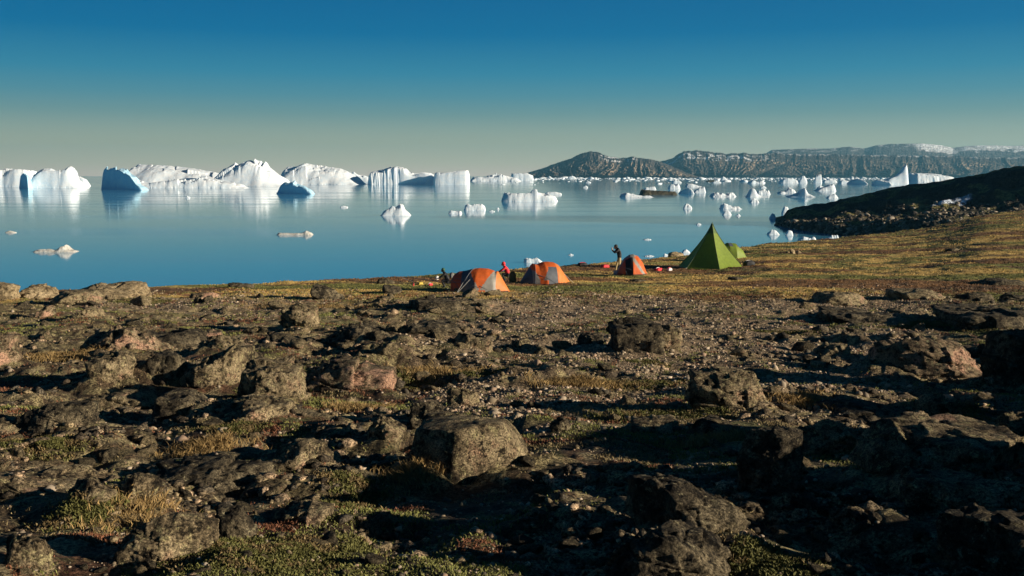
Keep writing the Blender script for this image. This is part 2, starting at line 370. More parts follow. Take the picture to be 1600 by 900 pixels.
def place(label, x0, x1, y0, y1, mat='rock', depth=None, sink=0.32, **k):
    X, Y, Z = ground_pt((x0+x1)/2, y1-1); Wm = (x1-x0)/F*Y*1.10; Hm = (y1-y0)/F*Y
    if depth is None: depth = 1.15 if any(w_ in label for w_ in SLAB) else 0.85
    sx = Wm/2; sy = max(sx*depth, Hm*0.4); sy = min(sy, sx*2.2); Y2 = Y+sy*0.75; X2 = X*(Y2/Y); sz = Hm/2*(1+sink)*1.15
    zb = CH+pix((x0+x1)/2, y0)[1]*(Y2+0.15*sy)-sz
    return X2, Y2, zb, sx*(Y2/Y), sy, sz, Hm
PLACED = [place(*a, **k) for a, k in ROCKS]
MOUNDS = [(p[0], p[1]+0.35*p[4], p[3]*1.4, p[4]*1.3, min(p[6]*(0.24 if p[4] > p[3]*1.1 else 0.15), 0.25)) for p in PLACED[1:] if p[1] < 38]
MOUNDS.append((-3.9, 17.5, 3.2, 2.2, 0.28)); MOUNDS.append((-1.9, 18.5, 2.6, 2.0, 0.22))
u = np.concatenate([np.linspace(-1.3, -0.62, 70)[:-1], np.linspace(-0.62, 0.64, 930), np.linspace(0.64, 1.7, 140)[1:]])
yy = [0.8]
while yy[-1] < 330: yy.append(yy[-1]*(1+ (0.0065 if yy[-1] < 4 else 0.0042 if yy[-1] < 75 else 0.006)))
yy = np.array(yy)
A, Yg = np.meshgrid(u, yy); Xg = A*Yg; Zg, MK = gz(Xg, Yg)
def lerp(a, b, t): return a+(b-a)*t[..., None]
C = lambda *c: np.array(c, float)
def lerp3(Y): return (0.74+0.26*sst(10, 40, Y))[..., None]      # ground colour darker near the viewer, full tone farther off
def ground_col(X, Y, MK, jit=1.0):
    a = X/np.maximum(Y, 0.3); px = 800+a*F
    n1 = fbm2(X/1.6+11, Y/1.6, 4, 201); n2 = fbm2(X/0.5+5, Y/0.5, 3, 211); n3 = fbm2(X/4+2, Y/7, 3, 221); n4 = fbm2(X/9, Y/5, 4, 231)
    c = np.ones(X.shape+(3,))*C(0.06, 0.04, 0.022)
    c = lerp(c, C(0.15, 0.07, 0.04), sst(-0.1, 0.35, n1))               # rust heath
    c = lerp(c, C(0.12, 0.11, 0.045), sst(0.12, 0.4, n2+0.5*n3))          # moss
    c = lerp(c, C(0.23, 0.18, 0.1), sst(0.25, 0.5, n1-0.7*n2))           # straw and pale lichen
    gm = sst(560, 700, px+90*n3+25*n2)*sst(1500, 1380, px+60*n3)*sst(9, 12, Y+2*n1)*sst(52, 40, Y+7*n3)
    gl = sst(10, 200, px)*sst(620, 420, px)*sst(30, 36, Y+3*n3)*sst(49, 45, Y)
    grav = np.maximum(gm, gl*0.8)*(0.75+0.25*sst(-0.3, 0.1, n1))*(1-0.85*sst(0.28, 0.4, n2*0.5+n3))
    GR['last'] = grav
    c = lerp(c, C(0.25, 0.18, 0.11), grav)
    md = sst(38, 50, Y+5*n3)
    s1 = fbm2(X/24+Y/60, Y/9+4, 4, 241, 0.55); s2 = fbm2(X/15+3, Y/6+X/40, 4, 251, 0.55); s3 = fbm2(X/5, Y/2.4, 3, 261)
    mc = np.ones(X.shape+(3,))*C(0.47, 0.31, 0.095)
    mc = lerp(mc, C(0.33, 0.28, 0.09), sst(-0.1, 0.25, s2))
    mc = lerp(mc, C(0.17, 0.08, 0.035), sst(0.0, 0.2, s1+0.3*s3)*0.9)
    mc = lerp(mc, C(0.14, 0.14, 0.035), sst(0.12, 0.35, s2-0.6*s1+0.3*s3)*0.85)
    mc = lerp(mc, C(0.10, 0.06, 0.035), sst(0.32, 0.5, s3+0.3*s1)*0.7)
    c = lerp(c, mc, md)
    c = lerp(c, C(0.11, 0.08, 0.045), MK*0.75*(1-md)*sst(-0.35, 0.0, n2+n1))
    c = lerp(c, C(0.3, 0.24, 0.12), MK*(1-md)*sst(0.08, 0.25, fbm2(X/0.25, Y/0.25, 3, 271))*0.8)
    return c*lerp3(Y)
cg = ground_col(Xg, Yg, MK); GRAV = GR['last'].copy()
V = np.stack([Xg, Yg, Zg], -1).reshape(-1, 3)
me = mk('ground', V, gridfaces(len(yy), len(u)), cg.reshape(-1, 3), smooth=True)
tag(obj('ground', me, M['ground']), kind='structure')
# ground behind and beside the viewer
bx = np.linspace(-60, 60, 80); by = np.linspace(-40, 0.9, 40); BX, BY = np.meshgrid(bx, by)
BZ = 18.3+0.2*fbm2(BX/4, BY/4, 3, 61)-0.15*sst(0.0, 0.9, BY)-np.maximum(np.abs(BX)-1.5, 0)*0.0
me = mk('ground_behind', np.stack([BX, BY, BZ], -1).reshape(-1, 3), gridfaces(40, 80), ground_col(BX, BY+60, BX*0).reshape(-1, 3), smooth=True)
tag(obj('ground_behind', me, M['ground']), kind='structure')
# ---------------------------------------------------------------- headland across the bay
HS = [(1205, 352), (1222, 338), (1228, 328), (1240, 323), (1290, 317), (1340, 304), (1380, 295), (1420, 290), (1450, 284), (1500, 276), (1530, 270), (1560, 264), (1600, 258), (1660, 222), (1720, 160), (1850, 60), (2100, 10), (2600, 40)]  # crest beyond the right edge is an added unseen hill that shades the headland
HA = np.array([p for p, y in HS], float); HY = np.array([y for p, y in HS], float)
ncol, nrow = 700, 170
hp = np.concatenate([np.linspace(1200, 1640, 560), np.linspace(1640, 2600, 141)[1:]]); tt = np.linspace(0, 1, nrow)
P_, T_ = np.meshgrid(hp, tt)
foot = np.interp(P_, [1200, 1215, 1240, 1300, 1340, 1420, 1600, 2600], [392, 388, 360, 326, 318, 300, 285, 240]); ridge = np.interp(P_, [1200, 1230, 1400, 1700, 2600], [402, 410, 405, 385, 360])
back = ridge+60
Yh = np.where(T_ < 0.75, foot+(ridge-foot)*(T_/0.75), ridge+(back-ridge)*((T_-0.75)/0.25))
Yh = Yh+3*fbm2(P_/40, T_*4, 2, 7)
Xh = (P_-800)/F*1.004*Yh
crest = np.interp(P_, HA, np.array([zat(y, 410) for y in HY]))
tf = np.clip(T_/0.75, 0, 1)
shelf = np.minimum(crest, np.interp(P_, [1205, 1235, 1320, 1500, 2600], [0.3, 2.2, 4.0, 7.0, 12.0]))
prof = shelf*sst(0, 0.12, tf)+(crest-shelf)*sst(0.42, 1.0, tf)**0.9
prof = np.where(T_ > 0.75, crest*(1-0.7*sst(0.76, 1, T_)), prof)
dn = fbm2(Xh/14, Yh/14, 4, 301)*1.4+ (facetc(Xh/6, Yh/6, 311, 1.0)-0.35)*1.3+(facetc(Xh/2.2, Yh/2.2, 321, 1.1)-0.35)*0.9
Zh = prof+dn*np.clip(prof/3, 0.12, 1)*(1-0.55*sst(0.62, 0.75, T_))-0.7*(T_ < 0.02)
n1 = fbm2(Xh/12, Yh/12, 4, 331); n2 = fbm2(Xh/3, Yh/3, 3, 341)
ch = np.ones(Xh.shape+(3,))*C(0.045, 0.04, 0.03)
ch = lerp(ch, C(0.15, 0.13, 0.05), sst(0.1, 0.35, n1)*sst(0.02, 0.2, tf))
ch = lerp(ch, C(0.15, 0.13, 0.10), sst(0.15, 0.3, n2)*sst(0.45, 0.2, tf))
ch = lerp(ch, C(0.17, 0.13, 0.04), np.exp(-((P_-1420)/70)**2-((tf-0.3)/0.09)**2))
tl = 0.60+(P_-1480)*0.0012+0.008*n2; ch = lerp(ch, C(0.5, 0.55, 0.62), sst(0.03, 0.012, np.abs(tf-tl))*sst(1448, 1456, P_)*sst(1516, 1506, P_))  # snow streak dulled to grey-blue, its shade put into the colour
tag(obj('headland', mk('headland', np.stack([Xh, Yh, Zh], -1).reshape(-1, 3), gridfaces(nrow, len(hp)), ch.reshape(-1, 3), smooth=False), M['head']), kind='structure')
# boulder beach on the shelf of the headland
rb = np.random.default_rng(77); ii = rb.integers(2, int(nrow*0.48), 2600); jj = rb.integers(0, 520, 2600); kp = (rb.random(2600) < 0.35+0.65*np.exp(-((ii/nrow-0.18)/0.12)**2)) & (Zh[ii, jj] > -0.1); ii = ii[kp]; jj = jj[kp]
HR = (Xh[ii, jj], Yh[ii, jj], Zh[ii, jj])
# ---------------------------------------------------------------- mountains across the fjord
def range_mesh(name, sil, D, W, spurw, amp, seed, snowfn, rockc, tanc, cliff=0.0, px0=None, px1=None, ncol=900, nrow=150, jk=1.0):
    xs = np.array([p for p, y in sil], float); ys = np.array([y for p, y in sil], float)
    p = np.linspace(px0 or xs[0], px1 or xs[-1], ncol); t = np.linspace(0, 1, nrow); P, T = np.meshgrid(p, t)
    top = zat(np.interp(P, xs, ys), D+W)
    tu = np.clip(T/0.8, 0, 1)
    jag = fbm2(P/9, P*0+seed, 4, seed+9)*np.minimum(top*0.035, 16)*jk
    wrp = P+spurw*0.45*fbm2(P/(spurw*2), T*0.8, 3, seed)+spurw*fbm2(P/(spurw*4), T*0.3, 2, seed+3)
    sp_ = 1-2*np.abs(fbm2(wrp/spurw, T*0.5, 2, seed+1)); sp2 = 1-2*np.abs(fbm2(wrp/(spurw*0.36), T*0.9, 3, seed+2)); 
    fine = fbm2(P/3.2, T*14, 4, seed+4)
    Y = D+W*tu**(1.5+cliff)-amp*(sp_*0.72+sp2*0.28)*(1-tu)**0.6*sst(0, 0.1, tu)-amp*0.12*fine*(1-tu*0.6)+np.where(T > 0.8, (T-0.8)*5*W*1.2, 0)
    strata = 0.016*np.sin(tu*38+2.5*fbm2(P/60, tu*2, 2, seed+6))*(tu > 0.45)
    Zz = (top+jag*tu)*np.clip(tu*(1-0.17*np.sin(tu*math.pi))+strata*(1-tu)+0.01*fine*np.sin(tu*math.pi), 0, 1)-np.where(T > 0.8, (T-0.8)*top*1.4, 0)-3*(T < 0.001)
    Xx = (P-800)/F*1.006*Y
    c = np.ones(P.shape+(3,))*rockc; fine2 = 1.3*fbm2(P/13, T*17, 4, seed+12)
    c = lerp(c, tanc, sst(0.40, 0.9, sp2*0.5+sp_*0.35+0.8*fine+0.25*fbm2(P/45, tu*2, 2, seed+8))*sst(0.92, 0.7, tu)*sst(0.12, 0.42, tu+0.25*fbm2(P/30, tu*2, 2, seed+14))*(0.45+0.55*sst(-0.25, 0.25, fbm2(P/70, tu, 2, seed+15))))  # tan of the sunlit spur crests put into the colour
    c = lerp(c, C(0.78, 0.78, 0.78), np.clip(snowfn(P, tu, sp2, fine2), 0, 1))
    tag(obj(name, mk(name, np.stack([Xx, Y, Zz], -1).reshape(-1, 3), gridfaces(nrow, ncol), c.reshape(-1, 3), smooth=True), M['mount']), kind='structure')
range_mesh('mountain_peak', [(790, 277), (820, 271), (850, 262), (870, 254), (890, 248), (905, 240), (922, 236), (935, 239), (945, 243), (962, 247), (985, 245), (1000, 247), (1020, 250), (1040, 257), (1065, 268), (1090, 277)],
           7000, 900, 26, 330, 401, lambda P, t, s, f: sst(0.15, 0.4, f+0.3*s)*sst(0.75, 0.92, t)*sst(930, 945, P)*sst(1000, 975, P), C(0.075, 0.06, 0.048), C(0.46, 0.34, 0.23))
range_mesh('mountain_range', [(960, 277), (1000, 262), (1030, 252), (1045, 248), (1055, 241), (1066, 236), (1085, 235), (1103, 237), (1130, 240), (1160, 239), (1175, 241), (1200, 239), (1240, 241), (1300, 241), (1350, 242), (1420, 243), (1480, 244), (1540, 246), (1600, 247), (1700, 250), (1900, 252)],
           8200, 900, 52, 170, 431, lambda P, t, s, f: sst(0.1, 0.35, f+0.2*s)*np.maximum(sst(0.7, 0.8, t)*sst(0.97, 0.9, t)*sst(1230, 1130, P), sst(0.93, 0.97, t)*0.45*sst(1150, 1250, P)), C(0.07, 0.058, 0.048), C(0.4, 0.29, 0.19), cliff=0.3, ncol=1200)
range_mesh('snow_plateau', [(1150, 262), (1190, 240), (1200, 234), (1230, 233), (1260, 232), (1290, 232), (1318, 229), (1342, 232), (1360, 227), (1380, 225), (1430, 224), (1460, 227), (1478, 231), (1500, 228), (1530, 227), (1570, 228), (1600, 227), (1700, 226), (1900, 222)],
           10500, 1500, 60, 18, 461, jk=0.12, snowfn= lambda P, t, s, f: np.maximum(np.maximum(sst(0.80, 0.86, t+0.05*f)*sst(1408, 1425, P+60*(t-1))*sst(1490, 1470, P+50*(t-1)), sst(0.86, 0.92, t+0.06*f+0.03*s)*sst(1480, 1500, P)*0.9), sst(0.15, 0.3, f+s*0.2)*sst(0.86, 0.95, t)*0.35), rockc=C(0.10, 0.09, 0.08), tanc=C(0.2, 0.16, 0.12))
# ---------------------------------------------------------------- icebergs
def berg(name, label, cat, prof, wy, depth=0.5, cliff=0.24, f0=0.75, skew=0.0, rough=1.0, mat='ice', group=None, seed=None, fl=0.0, back=0, res=None):
    """profile of (pixel, top pixel row) standing on the water at row wy; real distance, size and depth"""
    seed = seed or (abs(hash_str(label)) % 9999); Y0 = wdepth(wy)+back
    xs = np.array([p for p, y in prof], float); X0 = xat(xs[0], wy, Y0); X1 = xat(xs[-1], wy, Y0); W = X1-X0; D = W*depth
    hs = np.array([max(zat(y, Y0+D*0.3), 0) for p, y in prof]); hm = hs.max(); hx = np.array([xat(p, wy, Y0) for p in xs])
    npx = xs[-1]-xs[0]; nx = int(res or min(340, max(36, npx*3))); ny = max(14, int(nx*min(depth, 1)*0.75))
    x = np.linspace(X0-0.06*W, X1+0.06*W, nx); t = np.linspace(-0.12, 1.12, ny); X, T = np.meshgrid(x, t)
    s = (X-X0)/W; un = D*(T+skew*(1-s)*(1-T)*0) ; k = max(hm, W*0.04)
    Tm = T*D/k; Xk = X/k
    wx = X+k*0.10*rough*pn2(Xk*0.9, Tm*0.9, seed)
    P = np.interp(wx, hx, hs, left=0, right=0)
    hw = max(2, nx//11); px_s = np.convolve(np.pad(np.interp(x, hx, hs, left=0, right=0), hw, mode='edge'), np.hanning(2*hw+3)[1:-1]/np.hanning(2*hw+3).sum(), 'valid')
    lf = np.clip(T*2.6-0.15, 0, 1)
    if fl == 0: P = np.where(P > 0, P*lf+np.minimum(px_s[None], 1.5*P+0.1*hm)*(1-lf), P)
    r = 1-((np.abs(2*s-1)**8+np.abs(2*T-1)**6)**0.14)+0.07*fbm2(Xk*0.8, Tm*0.8, 3, seed+3)*min(1, k*3/W+0.3)
    sharp = np.clip(r/cliff, 0, 1)
    ch_ = facetc(Xk*1.7+0.5*Tm+0.1*pn2(Xk*4, Tm*4, 2), Tm*1.9-0.4*Xk, seed+5, 1.8, 0.7); c2 = facetc(Xk*4, Tm*4, seed+8, 1.5, 0.8)
    h = P*(f0+(1-f0)*np.clip(T*1.7, 0, 1))*(1-(1-sharp)**2.2)*np.where(T > 0.6, 1-0.5*(T-0.6), 1)
    body = np.clip(P/hm, 0, 1)*hm*sharp**1.6*(0.35+0.65*np.clip(1.2-np.abs(2*T-0.5), 0, 1))
    h = h+body*rough*(0.36*(ch_-0.35)+0.07*(c2-0.3))+body*rough*0.03*fbm2(Xk*5, Tm*5, 3, seed+11)
    tgt = np.interp(x, hx, hs, left=0, right=0); cm = np.maximum(h.max(0), 1e-3); ratio = np.clip(tgt/cm, 0.4, 1.8)
    kw_ = max(1, nx//28); ratio = np.convolve(np.pad(ratio, kw_, mode='edge'), np.ones(2*kw_+1)/(2*kw_+1), 'valid'); h = h*(1+(ratio[None]-1)*(lf if fl == 0 else 1))
    h = np.where(r < 0.0, -0.12*hm-0.3+r*hm, np.maximum(h, 0.03*hm*(sharp > 0.3)-0.01*hm))
    h = np.where(P <= 1e-6, -0.15*hm-0.3, h)
    Yv = Y0+D*T+skew*W*(1-s)
    # fluted cliffs
    if fl: Yv = Yv+fl*k*0.12*np.abs(fbm2(X/k*3, h/k*0.6, 3, seed+21))*(T < 0.3)*sst(0.55, 0.35, s)
    Vx = np.stack([X-(X0+X1)/2, Yv-Y0, h], -1).reshape(-1, 3)
    me = mk(name, Vx, gridfaces(ny, nx, keep=(h > -0.08*hm)), smooth=False)
    o = obj(name, me, M[mat], loc=((X0+X1)/2, Y0, 0)); return tag(o, label, cat, group)
def hash_str(s):
    h = 7
    for c in s: h = (h*31+ord(c)) % 1000003
    return h
G1 = 'large icebergs along the horizon'; G2 = 'small icebergs drifting on the right'; G3 = 'ice floes on the calm water'; G4 = 'far icebergs in front of the mountains'
B = lambda lab, prof, wy, **k: berg(k.pop('name', 'iceberg'), lab, k.pop('cat', 'iceberg'), prof, wy, **k)
B('low white iceberg cut by the left edge of the photo', [(-30, 270), (0, 266), (12, 264), (25, 265), (40, 268), (46, 275)], 292, group=G1, rough=0.9, depth=0.7)
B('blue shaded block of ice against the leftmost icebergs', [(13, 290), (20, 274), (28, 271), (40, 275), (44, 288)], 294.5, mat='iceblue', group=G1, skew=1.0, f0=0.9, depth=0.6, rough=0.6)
B('bright iceberg with two blunt humps near the left edge', [(40, 290), (47, 272), (52, 266), (62, 263), (70, 263), (78, 266), (90, 267), (96, 262), (101, 259.5), (107, 261), (110, 279), (118, 284), (127, 289)], 294, group=G1, depth=0.45, f0=0.7, rough=0.5, cliff=0.35)
B('low ledge of ice filling the gap left of the blue shaded berg', [(100, 288), (104, 277), (112, 275), (122, 276), (130, 280), (136, 288)], 291, group=G1, rough=0.6, depth=0.5)
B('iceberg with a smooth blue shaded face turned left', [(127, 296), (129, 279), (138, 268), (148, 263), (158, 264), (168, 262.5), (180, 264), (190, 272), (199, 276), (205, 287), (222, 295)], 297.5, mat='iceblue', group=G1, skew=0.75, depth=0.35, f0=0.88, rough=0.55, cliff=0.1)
B('long gently sloped white iceberg with a cracked grey top', [(174, 291), (178, 260), (185, 257.5), (225, 257.5), (250, 259), (285, 263), (320, 269), (345, 277), (372, 288)], 291, group=G1, depth=0.5, f0=0.45, rough=0.3, cliff=0.5, back=40, res=300)
B('low white ledge of ice in front of the long sloped iceberg', [(198, 294), (203, 280), (225, 286), (260, 281), (300, 280), (308, 275), (330, 280), (360, 286), (380, 291)], 294, group=G1, depth=0.25, f0=0.6, rough=0.7)
B('tall iceberg with a shaded peak and a bright jagged summit', [(316, 289), (326, 276), (340, 265), (350, 259), (356, 253), (361, 257), (368, 253), (376, 250), (388, 249), (397, 251), (400, 255.5), (404, 251), (408, 258), (416, 266), (428, 275), (440, 283), (446, 288)], 291.5, group=G1, depth=0.6, f0=0.4, rough=0.8, cliff=0.5)
B('broad iceberg with a rugged hollow summit in the middle', [(422, 289), (428, 270), (440, 262), (455, 260), (462, 257), (470, 254.5), (480, 257), (492, 258), (510, 261), (525, 263), (535, 267), (550, 275), (560, 284), (566, 288)], 288.5, group=G1, depth=0.5, f0=0.45, rough=0.6, cliff=0.45)
B('small iceberg peeping between the rugged and the flat topped bergs', [(540, 284), (546, 271), (552, 269), (558, 273), (568, 274), (575, 277), (582, 283)], 285.5, group=G1)
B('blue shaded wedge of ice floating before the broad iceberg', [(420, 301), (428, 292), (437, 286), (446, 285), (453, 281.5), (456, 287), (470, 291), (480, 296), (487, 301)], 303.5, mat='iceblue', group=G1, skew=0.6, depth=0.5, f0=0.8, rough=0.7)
B('flat topped iceberg with a fluted grey left cliff', [(573, 288), (575, 270), (584, 267), (597, 264), (606, 261), (618, 260), (630, 262), (636, 268), (645, 271), (660, 269), (670, 270), (676, 273), (684, 280)], 288.5, group=G1, depth=0.5, f0=0.93, rough=0.45, cliff=0.07, fl=0.6)
B('square white iceberg with a dark vertical crack', [(676, 287), (678, 271), (684, 270), (700, 270), (712, 269), (725, 267), (734, 264.5), (735, 272), (733, 287)], 288.7, group=G1, depth=0.6, f0=0.95, rough=0.3, cliff=0.06)
B('thin distant strip of ice right of the square iceberg', [(733, 282), (740, 276), (755, 277), (765, 274), (780, 272), (792, 275), (806, 278), (815, 282)], 283.5, group=G1, depth=0.5, rough=0.8)
B('low distant iceberg at the foot of the mountain slope', [(797, 281), (799, 272), (812, 271), (825, 271), (832, 274), (835, 281)], 282.5, group=G1, depth=0.5, f0=0.9, rough=0.5)
# middle and right
B('white pyramid of ice mirrored in the middle of the water', [(593, 336), (598, 330), (606, 326), (612, 322), (617, 324), (622, 319), (627, 319), (630, 326), (636, 332), (641, 336)], 337.5, mat='icesm', cat='iceberg', group=G3, depth=0.7, f0=0.7, rough=1.0, cliff=0.4)
B('long craggy floe right of centre with a pointed hump', [(783, 306), (788, 302), (800, 303), (815, 303), (826, 303), (833, 297.5), (842, 301), (858, 304), (870, 308), (873, 312)], 315, mat='icesm', group=G3, depth=0.35, rough=1.0)
B('thin flat floe just behind the long craggy floe', [(850, 303), (856, 300), (868, 299.8), (878, 302)], 304.5, mat='icesm', group=G3, depth=0.4, rough=0.4, name='ice_floe', cat='ice floe')
B('round topped floe in the open water beside smaller pieces', [(724, 325), (728, 320), (736, 321), (744, 319), (752, 319), (758, 323), (759, 327)], 329, mat='icesm', group=G3, depth=0.5, rough=1.0, name='ice_floe', cat='ice floe')
B('small low floe below and left of the round topped floe', [(700, 332), (704, 329), (712, 330), (720, 330), (722, 333)], 334, mat='icesm', group=G3, name='ice_floe', cat='ice floe')
B('stained floe with a white knob floating at the left', [(48, 391.5), (56, 390.5), (66, 389.6), (76, 390), (86, 391.5), (91, 387), (97, 382.5), (101, 386), (105, 390.5), (115, 392.5)], 394.5, mat='icedirty', group=G3, depth=0.4, rough=1.0, name='ice_floe', cat='ice floe')
B('brownish flat floe with a raised right end', [(430, 364.3), (445, 364), (460, 364.6), (470, 364), (477, 360.5), (483, 363.5), (488, 366)], 367.6, mat='icedirty', group=G3, depth=0.3, rough=0.8, name='ice_floe', cat='ice floe')
B('tiny pinkish ice piece near the left edge of the water', [(7, 363), (13, 360.5), (18, 361.5), (23, 363)], 364, mat='icedirty', group=G3, name='ice_floe', cat='ice floe')
for lab, pr, wy in [
    ('tiny floe left of the mirrored white pyramid', [(531, 323), (536, 321.5), (543, 323)], 324.5),
    ('speck of ice floating below the long sloped iceberg', [(289, 308), (292, 306), (296, 308)], 309.5),
    ('first of two ice crumbs right of the round topped floe', [(764, 330), (769, 328.5), (773, 330)], 331),
    ('upper of two ice crumbs right of the round topped floe', [(776, 326), (778, 324), (780, 326)], 327.5),
    ('small white piece alone in front of the first mountain', [(911, 292), (915, 290), (919, 292)], 293.5),
    ('thin sliver of ice left of the green pyramid tent top', [(1006, 374), (1012, 373), (1018, 374)], 375),
    ('low white sliver near shore behind the standing person', [(1007, 400), (1015, 398.5), (1023, 400.5)], 401),
    ('white lump of shore ice left of the dark shore rock', [(1036, 400), (1039, 396.5), (1044, 398), (1046, 401)], 402),
    ('bright lump of ice beside the left side of the green tent', [(1065, 398), (1068, 391), (1073, 389.5), (1078, 393), (1081, 398)], 399),
    ('craggy white ice behind the second orange tent', [(818, 406), (823, 403.5), (832, 405), (839, 403), (845, 407), (849, 410)], 411),
    ('faint ice crumb above the right orange dome tent', [(888, 398), (892, 396.5), (896, 398)], 399),
    ('small ice crumb in the water left of the headland tip', [(1088, 350), (1092, 349), (1096, 350)], 351.5),
    ('small white lump of ice near the headland tip', [(1203, 340), (1207, 333), (1211, 335), (1213, 341)], 342),
    ('white lump touching the end of the headland', [(1222, 332), (1226, 322), (1231, 325), (1234, 332)], 335),
    ('ice piece at the left end of the pieces below the headland', [(1200, 365), (1206, 360), (1213, 361), (1219, 366)], 367),
    ('round ice piece in the bay below the headland', [(1228, 366), (1232, 360), (1238, 362), (1240, 367)], 368),
    ('low white floe inside the bay by the meadow shore', [(1250, 373), (1258, 370), (1266, 372), (1275, 370), (1277, 375)], 376),
    ('ice piece stranded in the inner bay by the dark rocks', [(1293, 373), (1300, 368), (1310, 369), (1312, 373)], 374)]:
    B(lab, pr, wy, mat='icesm', group=G3, depth=0.6, rough=1.0, name='ice_floe', cat='ice floe')
for lab, pr, wy, kw in [
    ('grey blue floe left of the black dirty iceberg', [(970, 309), (972, 303), (980, 301), (988, 303), (1000, 305), (1006, 306), (1015, 305), (1023, 309)], 310.5, {}),
    ('black iceberg laden with dirt among the white ones', [(1001, 303), (1003, 296), (1020, 297), (1040, 298), (1055, 299), (1062, 299), (1061, 303)], 307, dict(mat='iceblack', rough=0.5, depth=0.5)),
    ('small white knob behind the left end of the black iceberg', [(1006, 297), (1010, 293), (1018, 292), (1023, 291), (1026, 296)], 298.5, {}),
    ('white crest standing behind the black iceberg right end', [(1044, 296), (1047, 289), (1053, 288), (1060, 287), (1063, 291), (1064, 296)], 298, {}),
    ('pale flat slab tilted behind the twin white pieces', [(1072, 290), (1075, 286.5), (1084, 287), (1092, 290), (1098, 291)], 293.5, dict(rough=0.4)),
    ('left of the twin white pieces right of the black iceberg', [(1063, 304), (1066, 298), (1074, 295), (1080, 294), (1084, 298), (1086, 304)], 305.5, dict(skew=0.4)),
    ('right of the twin white pieces with a squared end', [(1084, 302), (1088, 296), (1096, 293), (1101, 291.5), (1103, 296), (1104, 303)], 303.5, {}),
    ('low twin humped floe right of the twin white pieces', [(1112, 306), (1115, 301), (1130, 302), (1135, 305), (1140, 301), (1149, 302), (1152, 307)], 309, {}),
    ('small leaning ice lump above the green tent', [(1068, 324), (1071, 319), (1076, 318), (1081, 322), (1082, 327)], 328.5, {}),
    ('flat craggy floe above and right of the green tent', [(1127, 325), (1130, 318), (1138, 318), (1144, 322), (1155, 322.5), (1161, 328)], 329.5, {}),
    ('round ice block just below the flat craggy floe', [(1129, 335), (1133, 330), (1139, 329), (1144, 335)], 338, {}),
    ('tiny ice bit right of the round ice block', [(1150, 337), (1154, 334), (1158, 337)], 338.5, {}),
    ('curled white iceberg with a raised left horn', [(1168, 310), (1171, 302), (1174, 294.5), (1180, 295), (1184, 302), (1192, 306), (1204, 308)], 312, dict(rough=0.7)),
    ('block of ice behind the curled white iceberg', [(1182, 304), (1186, 298), (1195, 297), (1203, 299), (1205, 304)], 305.5, {}),
    ('tiny floe below the curled white iceberg', [(1171, 317), (1176, 312), (1184, 312), (1187, 317)], 318, {}),
    ('spiky small iceberg second from the headland', [(1217, 303), (1220, 299), (1228, 298), (1235, 293), (1241, 295), (1246, 300)], 305, {}),
    ('broad small iceberg with a shaded spike', [(1236, 308), (1244, 303), (1253, 301), (1257, 294), (1261, 294), (1264, 302), (1272, 305), (1276, 309)], 312, dict(skew=0.3)),
    ('tooth shaped white iceberg left of the headland slope', [(1276, 299), (1284, 293), (1291, 291), (1297, 288), (1304, 287), (1307, 291), (1308, 300)], 302, dict(rough=0.6)),
    ('flat grey ice piece left of the tooth shaped iceberg', [(1276, 297), (1280, 291), (1292, 292)], 299, {}),
    ('small bluish ice at the headland shoreline', [(1293, 310), (1297, 305), (1305, 304), (1311, 308)], 311.5, {})]:
    kw.setdefault('mat', 'icesm'); kw.setdefault('depth', 0.6); kw.setdefault('rough', 1.3); kw.setdefault('cliff', 0.3)
    tp_ = min(p_[1] for p_ in pr); wy = wy-0.22*(wy-tp_); pr = [(a_, min(b_+0.06*(wy-tp_), wy-0.4)) for a_, b_ in pr]
    B(lab, pr, wy, group=G2, **kw)
